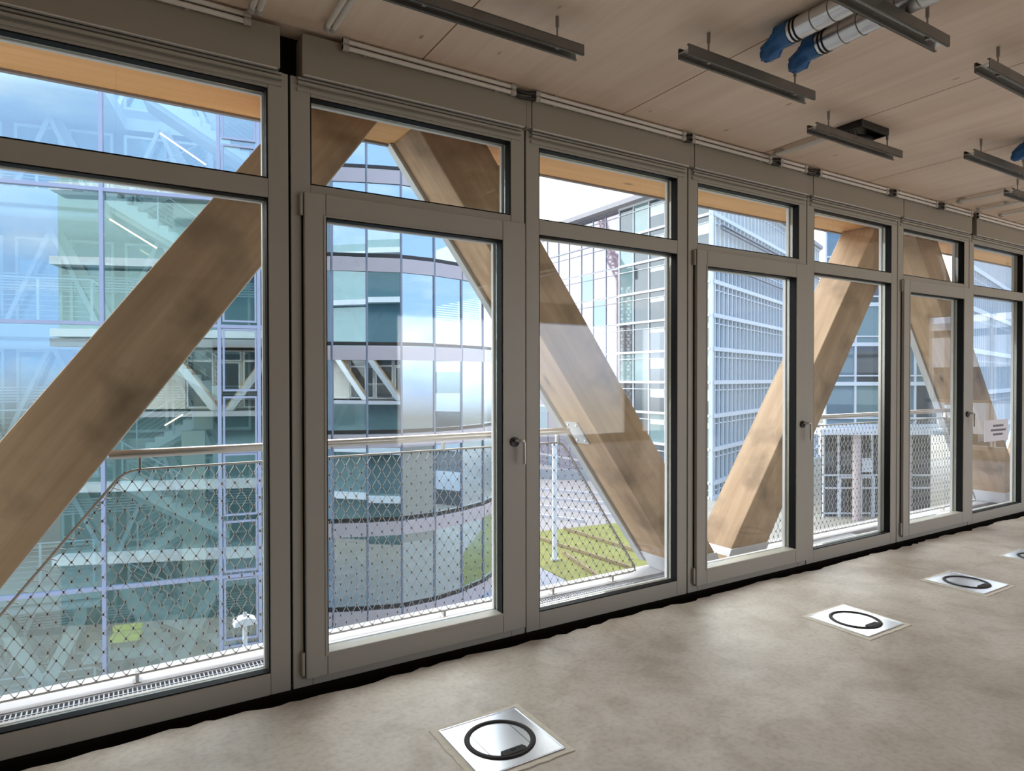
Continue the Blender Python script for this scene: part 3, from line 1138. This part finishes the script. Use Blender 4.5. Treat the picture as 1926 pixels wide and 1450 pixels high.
# ------------------------------------------------------------------ outside: atrium building on the left
AX = (-.2, 16.49)
at = thing('atrium_building', 'pale glass atrium building with staircases behind lilac mullions', 'building', (AX[0], AX[1], GZ), rz=math.atan2(-.191, .9816))
Z0 = -GZ
S0, S1 = -9.6, 3.98
MULL = [-8.2, -5.46, -2.74, -.02, 2.72, 3.75]
MULL = [-8.2, -5.46, -2.74 - .0, -.02, 2.72, 3.72, 3.95]
TR = [-7.3, -3.89, -.48, 2.92, 6.34, 9.75, 13.1]


def ap(mb, name, mat, parent=None, bevel=0):
    """atrium part: x along the facade, y depth behind it, z above the room's floor"""
    mb.v = [(v[0], v[1], v[2] + Z0) for v in mb.v]
    return mb.build(name, mat, at if parent is None else parent, bevel)


for s in MULL:
    ap(MB().box(s - .045, s + .045, -.06, .14, GZ, 13.2), 'mullion', 'lilac')
for z in TR:
    ap(MB().box(S0, S1, -.05, .12, z - .045, z + .045), 'transom', 'lilac')
for i, s in enumerate(MULL[:-1]):
    ap(MB().box(s + .05, MULL[i + 1] - .05, .02, .05, GZ, 13.1), 'glass_panel', 'atrium_glass')
ap(MB().box(S0, MULL[0] - .05, .02, .05, GZ, 13.1), 'glass_panel', 'atrium_glass')
for z in TR[:-1]:
    for a, b in ((z - 1.76, z - .06), (z - 3.3, z - 1.9)):
        fr = ring(MB(), 2.80, 3.66, a, b, .05, -.04, .015)
        if a > -9:
            ap(fr, 'vent_frame', 'lilac')
ap(MB().box(S0, S1, 6.3, 6.6, GZ, 13.4), 'rear_wall', 'grey_in')
ap(MB().box(S1 - .1, S1, .15, 6.3, GZ, 13.4), 'side_wall', 'pale')
for s in MULL + [S0 + .05]:  # roof left open so the sky brightens the atrium; unseen bars are added
    ap(MB().box(s - .05, s + .05, .1, 6.5, 13.2, 13.45), 'open_roof_bar', 'lilac')
ap(MB().box(S0, S1, -.05, .12, 13.2, 13.6), 'roof_edge', 'pale')
ap(MB().box(S0, S1, .2, 6.3, GZ - .02, GZ + .02), 'ground_slab', 'dark_in')
LEV = [-7.32, -3.9, -.42, 3.0, 6.42, 9.85]
for z in LEV:
    ap(MB().box(S0, -.25, .75, 6.2, z - .42, z), 'gallery_slab', 'pale')
    ap(MB().box(2.5, S1 - .12, .5, 6.2, z - .42, z), 'bay_slab', 'pale')
    ap(MB().box(-.25, 2.5, 4.6, 6.2, z - .38, z), 'landing_slab', 'pale')
    # gallery edge duct and louvre band
    ap(MB().tube([(S0, .95, z + .02 - .62), (-.3, .95, z - .60)], .13, 12), 'edge_pipe', 'white_band')
    lv = MB()
    for q in range(6):
        lv.box(S0, 3.6, 4.2, 4.26, z + 1.22 + q * .085, z + 1.262 + q * .085)
    ap(lv, 'louvre_band', 'white_band')
    # railing
    rl = MB()
    rl.tube([(S0, .82, z + 1.12), (-.42, .82, z + 1.12), (-.28, .82, z + 1.02)], .022, 8)
    r_ = ap(rl, 'gallery_handrail', 'white_band')
    wr = MB()
    for q in range(7):
        wr.box(S0, -.35, .815, .827, z + .14 + q * .13, z + .152 + q * .13)
    ap(wr, 'railing_wires', 'white_band', r_)
    for s in (-8.6, -7.2, -5.8, -4.4, -3.0, -1.62, -.42):
        ap(MB().box(s - .03, s + .03, .79, .81, z, z + 1.1), 'railing_post', 'white_band', r_)
    # windows in the rear plane, with pale frames and diagonals
    for s in (-8.9, -7.3, -5.7, -4.1, -2.6, -1.2, .3, 1.6, 2.8):
        ap(MB().box(s - .52, s + .52, 4.5, 4.56, z + .25, z + 2.75), 'rear_window', 'teal_win')
        ap(ring(MB(), s - .60, s + .60, z + .2, z + 2.82, .08, 4.44, 4.5), 'rear_window_frame', 'pale')
    dg = MB()
    for s in (-8.0, -5.2, -2.35, .45):
        pass
    for s in (-5.2, -2.2, .75):
        ap(MB().bar((s, 4.1, z + .45 + 2.55), (s - 1.35, 4.1, z - .35), .12, .09, (0, 1, 0)), 'brace', 'white_band')
        ap(MB().bar((s, 4.1, z + .45 + 2.55), (s + 1.45, 4.1, z - .35), .12, .09, (0, 1, 0)), 'brace', 'white_band')
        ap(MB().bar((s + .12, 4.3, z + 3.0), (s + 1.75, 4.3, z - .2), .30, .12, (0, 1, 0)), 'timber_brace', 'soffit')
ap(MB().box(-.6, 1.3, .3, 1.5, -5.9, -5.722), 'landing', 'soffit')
ap(MB().box(1.47, 2.12, 2.75, 3.05, GZ, -.1), 'stair_core', 'beige_in')
ap(MB().box(1.75, 2.3, 3.4, 3.7, -.1, 3.0), 'stair_core', 'beige_in')
ap(MB().box(1.2, 2.2, 3.5, 3.8, 6.0, 8.1), 'stair_core', 'beige_in')
for s0_, w_ in ((-1.25, .40),):
    ap(MB().tube([(s0_ + .6, 1.9, GZ), (s0_ + .6, 1.9, -4.2)], w_ * .55, 18), 'round_column', 'brown')
# V supports at the foot
for s in (-1.85, -4.9, 1.35):
    for d in (-1, 1):
        ap(MB().bar((s, 1.9, -7.0), (s + d * 1.25, 1.9, -4.35), .34, .3, (0, 1, 0)), 'support_leg', 'pale')


def flight(s0, z0, n, d, dep, led=None):
    """one stepped flight: from its top (s0, z0) it falls n steps to the right (d = 1) or the left"""
    run, rise = .262, .172
    poly = []
    for i in range(n):
        poly += [(s0 + d * run * i, z0 - rise * i), (s0 + d * run * (i + 1), z0 - rise * i)]
    e = (s0 + d * run * n, z0 - rise * n)
    poly += [e, (e[0] - d * .02, e[1] - .16), (s0 - d * .0, z0 - .36)]
    if d < 0:
        poly = poly[::-1]
    f = ap(MB().prism(poly, lambda a, z: (a, dep, z), lambda a, z: (a, dep + 1.15, z)), 'stair_flight', 'stair_white')
    # grey soffit plate
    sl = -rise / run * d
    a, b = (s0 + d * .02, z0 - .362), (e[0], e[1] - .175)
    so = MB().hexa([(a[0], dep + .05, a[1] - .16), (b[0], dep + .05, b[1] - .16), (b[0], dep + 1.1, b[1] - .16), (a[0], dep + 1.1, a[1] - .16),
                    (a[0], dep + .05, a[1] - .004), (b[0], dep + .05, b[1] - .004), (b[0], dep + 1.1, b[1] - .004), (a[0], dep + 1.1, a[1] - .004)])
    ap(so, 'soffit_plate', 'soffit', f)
    hr = MB().tube([(s0, dep - .02, z0 + 1.0), (e[0], dep - .02, e[1] + 1.0)], .02, 8)
    for q in range(6):
        hr.tube([(s0, dep - .02, z0 + .12 + q * .14), (e[0], dep - .02, e[1] + .12 + q * .14)], .006, 5)
    for t in (.02, .5, .98):
        x, z = s0 + (e[0] - s0) * t, z0 + (e[1] - z0) * t
        hr.box(x - .02, x + .02, dep - .05, dep - .03, z - .1, z + 1.0)
    ap(hr, 'stair_railing', 'white_band', f)
    if led:
        (xa, za), (xb, zb) = led
        ap(MB().bar((xa, dep - .06, za), (xb, dep - .06, zb), .03, .035), 'light_strip', 'led', f)
    return f


flight(.55, 10.15, 12, 1, 2.2, ((1.04, 8.66), (2.24, 7.88)))
flight(-.35, 6.85, 10, 1, 2.2, ((-.25, 6.05), (.93, 5.31)))
flight(.25, 2.65, 9, 1, 2.2)
flight(-.05, -1.30, 11, 1, 2.2)
flight(.10, -4.80, 11, 1, 2.2)
for z in (8.1, 1.55 + 3.0, .55, -2.6, -6.0):
    flight(2.2, z, 8, -1, 3.6)
ap(MB().bar((1.10, 2.14, .13), (1.58, 2.14, .44), .03, .035), 'light_strip', 'led')
ap(MB().box(.1, 2.5, 2.3, 3.4, 7.35, 7.55), 'landing', 'soffit')

bz = thing('yellow_bench', 'bright yellow bench on a low atrium landing behind the wire net', 'bench', (0, 0, 0))
sc_, ss_ = .9816, .191
bs, bd = .32, .8
bz.location = (AX[0] + .9816 * bs + .191 * bd, AX[1] - .191 * bs + .9816 * bd, -5.72)
bz.rotation_euler = (0, 0, math.atan2(-.191, .9816))
MB().box(-.36, .36, -.22, .22, .16, .34).build('seat', 'yellow', bz, .05)
MB().box(-.36, .36, .16, .24, .34, .52).build('backrest', 'yellow', bz, .05)
for a in (-.3, .3):
    for b in (-.16, .16):
        MB().box(a - .03, a + .03, b - .03, b + .03, 0, .16).build('leg', 'rose', bz)

# ------------------------------------------------------------------ outside: curved glass office
PTS = [(3.9, 24.9), (4.85, 23.85), (6.05, 22.7), (7.21, 21.8), (8.42, 21.3), (9.67, 20.88), (11.11, 20.94), (12.55, 21.34), (13.95, 22.01), (15.13, 22.93), (16.43, 24.24), (17.6, 26.2)]
ZK = [-10.86, -7.43, -4.0, -.57, 2.86, 6.29, 9.72, 13.15]
mo = thing('curved_office', 'curved blue glass office building mirroring the sky, behind the first door', 'building', (9.67, 20.88, GZ))


def off2(a, b, d):
    """push the segment a-b away from the room by d"""
    t = (Vector(b) - Vector(a)).normalized()
    n = Vector((-t.y, t.x))
    return Vector(a) + n * d, Vector(b) + n * d


def panel(mb, a, b, d0, d1, z0, z1, inset=0):
    t = (Vector(b) - Vector(a)).normalized() * inset
    a, b = Vector(a) + t, Vector(b) - t
    p0, p1 = off2(a, b, d0)
    q0, q1 = off2(a, b, d1)
    return mb.hexa([(p0.x, p0.y, z0), (p1.x, p1.y, z0), (q1.x, q1.y, z0), (q0.x, q0.y, z0), (p0.x, p0.y, z1), (p1.x, p1.y, z1), (q1.x, q1.y, z1), (q0.x, q0.y, z1)])


for x, y in PTS:
    wpart(MB().box(x - .035, x + .035, y - .05, y + .05, GZ, 13.2), 'mullion', 'blue_mull', mo)
for k, z in enumerate(ZK[:-1]):
    zn = ZK[k + 1]
    fe, sp = MB(), MB()
    for a, b in zip(PTS, PTS[1:]):
        panel(fe, a, b, -.03, .10, zn - .07, zn + .06)
        panel(sp, a, b, -.07, -.045, zn - .64, zn - .10, .03)
        wpart(panel(MB(), a, b, .0, .03, max(GZ, z + .07), zn - .08, .04), 'glass_pane', 'mid_glass', mo)
    wpart(fe, 'floor_edge', 'rose', mo)
    wpart(sp, 'frosted_band', 'frosted', mo)
    inner = [tuple(off2(a, b, .25)[0]) for a, b in zip(PTS, PTS[1:])]
    wpart(slab(inner + [(17.2, 27), (17, 34), (4.5, 33)], z - .35, z), 'floor_slab', 'pale', mo)
    for q in range(5, 7):
        lv = panel(MB(), PTS[q - 2], PTS[q - 1], 1.2, 1.26, z + 1.0, z + 1.35)
        panel(lv, PTS[q - 2], PTS[q - 1], 1.2, 1.26, z + 2.35, z + 2.75)
        wpart(lv, 'louvre', 'blind', mo)
    a, b = PTS[3], PTS[5]
    br = MB()
    pa, pb = off2(a, b, .9)
    pm = (pa + pb) / 2
    if k % 2:
        pa, pb = pa, pb
        br.bar((pa.x, pa.y, z), (pm.x, pm.y, zn - .4), .14, .14).bar((pb.x, pb.y, z), (pm.x, pm.y, zn - .4), .14, .14)
    else:
        br.bar((pm.x, pm.y, z), (pa.x, pa.y, zn - .4), .14, .14).bar((pm.x, pm.y, z), (pb.x, pb.y, zn - .4), .14, .14)
    wpart(br, 'brace', 'pale', mo)
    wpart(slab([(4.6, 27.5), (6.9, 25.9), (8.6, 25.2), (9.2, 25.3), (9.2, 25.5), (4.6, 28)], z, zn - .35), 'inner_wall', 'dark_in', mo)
    wpart(slab([(9.2, 24.0), (9.5, 24.0), (9.5, 30), (9.2, 30)], z, zn - .35), 'inner_wall', 'pale', mo)
    wpart(slab([(9.5, 27.0), (14.5, 28), (14.5, 28.3), (9.5, 27.3)], z, zn - .35), 'inner_wall', 'grey_in', mo)
for q in (5, 6, 7):
    bl = MB()
    for s in range(18):
        panel(bl, PTS[q], PTS[q + 1], .12, .16, 5.5 - s * .095, 5.555 - s * .095, .06)
    wpart(bl, 'blind', 'blind', mo)
    bl = MB()
    for s in range(9):
        panel(bl, PTS[q - 2], PTS[q - 1], .12, .16, 5.5 - s * .095, 5.555 - s * .095, .06)
    wpart(bl, 'blind', 'blind', mo)
wpart(slab([tuple(p_) for p_ in PTS] + [(17, 34), (4.5, 33)], 13.15, 13.9), 'roof', 'roofdark', mo)
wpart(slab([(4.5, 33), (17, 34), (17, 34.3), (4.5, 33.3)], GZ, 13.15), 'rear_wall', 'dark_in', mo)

# ------------------------------------------------------------------ outside: corner glass tower
tw = thing('glass_tower', 'tall corner glass tower with white floor bands behind the third window', 'building', (50, 41.0, GZ))
YS = [41.05, 44.1, 47.16, 49.65, 52.12, 54.51, 56.94, 59.35, 61.68, 64.23, 66.57, 69.15, 71.8, 74.5, 77.2, 80, 83]
BZ = [4.37 + 3.3 * k for k in range(-4, 6)]
rnd = random.Random(11)
for y in YS:
    near = y < 55
    wpart(MB().box(49.88 if near else 49.93, 50.05, y - (.06 if near else .05), y + (.06 if near else .05), GZ, 20.9), 'mullion', 'fin' if near else 'blue_mull', tw)
for z in [GZ + .2] + BZ:
    wpart(MB().box(49.75, 50.05, 41.0, 54.5, z - .12, z + .12), 'floor_band', 'white_band', tw)
    wpart(MB().box(49.90, 50.05, 54.5, 84, z - .07, z + .07), 'transom', 'blue_mull', tw)
    wpart(MB().box(49.86, 50.05, 41.0, 54.5, z - .78, z - .72), 'transom', 'white_band', tw)
    wpart(MB().box(49.93, 50.05, 54.5, 84, z - .80, z - .74), 'transom', 'blue_mull', tw)
for i, z in enumerate(BZ):
    for j in range(len(YS) - 1):
        far = YS[j] > 54
        if far and j > 11:
            continue
        mt = rnd.choice(['tower_glass', 'tower_glass', 'tower_glass', 'blue_glass']) if far else rnd.choice(['tower_glass_b', 'tower_glass_c', 'tower_glass_c'])
        zl = GZ if i == 0 else BZ[i - 1]
        wpart(MB().box(50.0, 50.04, YS[j] + .05, YS[j + 1] - .05, zl + .1, z - .1), 'glass_pane', mt, tw)
    if i > 1:
        for j in (0, 1, 2):
            wpart(MB().box(49.965, 49.995, YS[j] + .2, YS[j + 1] - .2, z - .75 - rnd.choice([.5, .9, 1.1]), z - .75), 'roller_blind', 'pale', tw)
wpart(MB().box(50.0, 50.04, YS[12], 84, GZ, 20.9), 'glass_pane', 'tower_glass', tw)
wpart(slab([(48.7, 40.6), (50.3, 40.2), (92, 56.5), (92, 84), (48.7, 84)], 20.95, 21.5), 'roof', 'roofdark', tw)
# right face
DX, DY = .933, .36
CX, CY = 50.0, 41.0


def rp(t, d):
    return (CX + DX * t - DY * d, CY + DY * t + DX * d)


def rbox(mb, t0, t1, d0, d1, z0, z1):
    a, b, c, d = rp(t0, d0), rp(t1, d0), rp(t1, d1), rp(t0, d1)
    return mb.hexa([a + (z0,), b + (z0,), c + (z0,), d + (z0,), a + (z1,), b + (z1,), c + (z1,), d + (z1,)])


for i, z in enumerate([GZ + .2] + BZ):
    wpart(rbox(MB(), 0, 45, -.30, .05, z - .2, z + .2), 'floor_band', 'white_band', tw)
    wpart(rbox(MB(), 0, 45, -.14, .05, z - .82, z - .72), 'transom', 'white_band', tw)
    if i:
        zl = ([GZ] + BZ)[i - 1]
        wpart(rbox(MB(), .1, 45, .06, .12, zl + .2, z - .2), 'glass_band', 'cream' if z > 14.5 else 'blue_glass', tw)
t = .5
while t < 45:
    wpart(rbox(MB(), t - .09, t + .09, -.22, .06, GZ, 20.9), 'facade_fin', 'fin', tw)
    t += 1.25
for zz in (16.2, 16.55, 12.6):
    wpart(rbox(MB(), 1.2, 45, -.75, -.45, zz, zz + .10), 'cable_tray', 'roofdark', tw)
wpart(rbox(MB(), -.16, .2, -.2, .2, GZ, 20.9), 'corner_post', 'white_band', tw)
wpart(slab([rp(.3, .2), rp(44.8, .2), rp(44.8, .5), rp(.5, .5)], GZ, 20.8), 'inner_wall', 'grey_in', tw)

# ------------------------------------------------------------------ outside: blue office with pavilion base
EX, EY = .853, -.522
BX, BY = 51.76, 30.15


def bp_(t, d):
    return (BX + EX * t + .522 * d, BY + EY * t + .853 * d)


def bbox(mb, t0, t1, d0, d1, z0, z1):
    a, b, c, d = bp_(t0, d0), bp_(t1, d0), bp_(t1, d1), bp_(t0, d1)
    return mb.hexa([a + (z0,), b + (z0,), c + (z0,), d + (z0,), a + (z1,), b + (z1,), c + (z1,), d + (z1,)])


bo = thing('blue_office', 'blue glass office with white grid over a white framed ground floor pavilion', 'building', (BX, BY, GZ))
TW = 9.6
bz_ = [-2.6, 1.0, 4.35, 7.75, 11.1, 14.4]
for i, z in enumerate(bz_):
    wpart(bbox(MB(), 0, TW, -.12, .1, z - .16, z + .16), 'floor_band', 'white_band', bo)
    if i < 5:
        wpart(bbox(MB(), 0, TW, -.08, .1, z + .62, z + .74), 'transom', 'white_band', bo)
for i, z in enumerate(bz_[:-1]):
    tt = 0.0
    c = 0
    while tt < TW - .1:
        t1 = min(TW, tt + 2.55)
        wpart(bbox(MB(), tt + .05, t1 - .05, .05, .09, z + .15, bz_[i + 1] - .15), 'glass_pane', ['blue_glass', 'tower_glass_b', 'blue_glass', 'tower_glass_c'][(c + i * 2) % 4], bo)
        tt += 2.55
        c += 1
tt = 0.0
while tt < TW + .1:
    wpart(bbox(MB(), tt - .07, tt + .07, -.10, .1, -2.6, 14.5), 'mullion', 'white_band', bo)
    tt += 2.55
wpart(bbox(MB(), -.5, TW, -.6, .6, 14.5, 15.2), 'roof', 'roofdark', bo)
wpart(bbox(MB(), 0, TW, .12, .4, -2.6, 14.5), 'inner_wall', 'grey_in', bo)
wpart(bbox(MB(), -1.0, TW, -1.4, .4, -3.25, -2.77), 'canopy', 'white_band', bo)
wpart(bbox(MB(), .2, TW, .9, 1.1, GZ, -3.3), 'inner_wall', 'tower_glass_c', bo)
for tt in (.2, 1.5, 3.2, 4.4, 5.6, 7.0):
    wpart(bbox(MB(), tt - .06, tt + .06, .6, .75, GZ, -3.26), 'pavilion_frame', 'white_band', bo)
for zz in (GZ + .3, -6.9, -8.0):
    wpart(bbox(MB(), .14, TW, .62, .74, zz - .07, zz + .07), 'pavilion_frame', 'white_band', bo)
for tt, w_ in ((1.5, 1.2), (3.3, 1.1), (5.2, 1.3)):
    fr = MB()
    bbox(fr, tt, tt + .14, .45, .6, GZ, -7.0); bbox(fr, tt + w_, tt + w_ + .14, .45, .6, GZ, -7.0); bbox(fr, tt, tt + w_, .45, .6, -7.15, -7.0)
    wpart(fr, 'entrance_door', 'white_band', bo)
q = bp_(2.35, -.7)
wpart(MB().tube([(q[0], q[1], GZ), (q[0], q[1], -3.26)], .33, 18), 'round_column', 'frosted', bo)
q = bp_(6.6, -.7)
wpart(MB().tube([(q[0], q[1], GZ), (q[0], q[1], -3.26)], .33, 18), 'round_column', 'frosted', bo)
wpart(bbox(MB(), 3.4, 4.3, .40, .44, -6.6, -5.4), 'sign_panel', 'white_band', bo)

# ------------------------------------------------------------------ outside: ribbed wing at the far right
rw = thing('ribbed_office_wing', 'ribbed white and teal office wing behind the window with the notice', 'building', (55.6, 21.7, GZ))
WX, WY = 55.6, 21.7


def wb(mb, t0, t1, d0, d1, z0, z1):
    f = lambda t, d: (WX + .968 * t - .249 * d, WY + .249 * t + .968 * d)
    a, b, c, d = f(t0, d0), f(t1, d0), f(t1, d1), f(t0, d1)
    return mb.hexa([a + (z0,), b + (z0,), c + (z0,), d + (z0,), a + (z1,), b + (z1,), c + (z1,), d + (z1,)])


wz = [GZ + .2, -6.6, -3.2, .2, 3.75, 7.2, 10.6, 14.0]
for i, z in enumerate(wz):
    wpart(wb(MB(), 0, 34, -.25, .05, z - .2, z + .2), 'floor_band', 'white_band', rw)
    if i:
        wpart(wb(MB(), 0, 34, -.14, .05, z - .85, z - .74), 'transom', 'white_band', rw)
        wpart(wb(MB(), 0, 34, .06, .12, wz[i - 1] + .2, z - .2), 'glass_band', 'cream' if z > 12 else 'tower_glass_b', rw)
t = .1
while t < 34:
    wpart(wb(MB(), t - .06, t + .06, -.2, .06, GZ, 14.2), 'facade_fin', 'fin', rw)
    t += .95
wpart(wb(MB(), 0, 34, .13, .4, GZ, 14.2), 'inner_wall', 'grey_in', rw)
wpart(wb(MB(), -.3, 34, -.5, .6, 14.25, 14.7), 'roof', 'roofdark', rw)

# ------------------------------------------------------------------ outside: tower crane, seen mirrored in the glass tower
cr = thing('tower_crane', 'orange-red lattice crane mirrored in the glass tower facade', 'crane', (26.3, 80.6, GZ))


def lattice(p0, p1, w, n, r):
    mb = MB()
    p0, p1 = Vector(p0), Vector(p1)
    d = (p1 - p0).normalized()
    ref = Vector((1, 0, 0)) if abs(d.x) < .8 else Vector((0, 0, 1))
    x = d.cross(ref).normalized() * (w / 2)
    y = x.normalized().cross(d) * (w / 2)
    cs = [x + y, x - y, -x - y, -x + y]
    for c in cs:
        mb.bar(p0 + c, p1 + c, r * 2.2, r * 2.2)
    for i in range(n):
        a, b = p0 + (p1 - p0) * (i / n), p0 + (p1 - p0) * ((i + 1) / n)
        for k in range(4):
            c1, c2 = cs[k], cs[(k + 1) % 4]
            mb.bar(a + c1, b + c2, r * 1.3, r * 1.3)
            mb.bar(b + c1, b + c2, r * 1.3, r * 1.3)
    return mb


lattice((0, 0, 0), (0, 0, 27.5), 1.7, 16, .11).build('mast', 'crane', cr)
MB().box(-1.0, 1.0, -1.0, 1.0, 27.5, 28.6).build('slewing_ring', 'crane', cr)
MB().box(-1.6, -.2, -1.5, 1.0, 28.6, 30.4).build('cab', 'rose', cr)
lattice((0, 0, 28.6), (-.2, 3.5, 33.0), 1.5, 4, .11).build('jib_foot', 'crane', cr)
lattice((-.2, 3.5, 33.0), (-.6, 8.5, 45.0), .9, 12, .07).build('jib', 'crane', cr)


# ------------------------------------------------------------------ outside: banded office beyond the frame, mirrored in the curved glass
bd = thing('banded_office', 'white banded office mirrored in the curved glass facade', 'building', (46, -4, GZ))
wpart(MB().box(41, 56, -22, 6, GZ, 4.2), 'glass_wall', 'tower_glass_c', bd)
for z in (-9.0, -5.3, -1.6, 2.1):
    wpart(MB().box(40.6, 56.4, -22.4, 6.4, z, z + 1.7), 'floor_band', 'white_band', bd)
wpart(MB().box(40.4, 56.6, -22.6, 6.6, 4.2, 4.6), 'roof', 'white_band', bd)

# ------------------------------------------------------------------ potted plant inside the atrium
pp = thing('potted_plant', 'dark leafy plant in a pot on the atrium floor, behind the lowest wire net', 'plant', (0, 0, -7.315))
bs, bd_ = -2.05, 3.1
pp.location = (AX[0] + .9816 * bs + .191 * bd_, AX[1] - .191 * bs + .9816 * bd_, -7.315)
MB().tube([(0, 0, 0), (0, 0, .3)], .2, 16, radii=[.15, .2]).build('pot', 'rose', pp)
lf = MB()
rnd = random.Random(9)
for k in range(170):
    a, h, r_ = rnd.uniform(0, 6.28), rnd.uniform(.25, 1.15), rnd.uniform(.02, .30)
    c = Vector((math.cos(a) * r_, math.sin(a) * r_, h))
    d = Vector((math.cos(a), math.sin(a), rnd.uniform(-.4, .9))).normalized() * rnd.uniform(.10, .2)
    w = d.cross(Vector((0, 0, 1))).normalized() * .035
    n_ = w.cross(d).normalized() * .006
    lf.add([c, c + d * .5 + w, c + d, c + d * .5 - w, c + d * .5 + n_], [(0, 1, 4), (1, 2, 4), (2, 3, 4), (3, 0, 4), (0, 3, 2, 1)])
lf.tube([(0, 0, .3), (.02, 0, .9)], .02, 6)
lf.build('foliage', 'plant', pp)
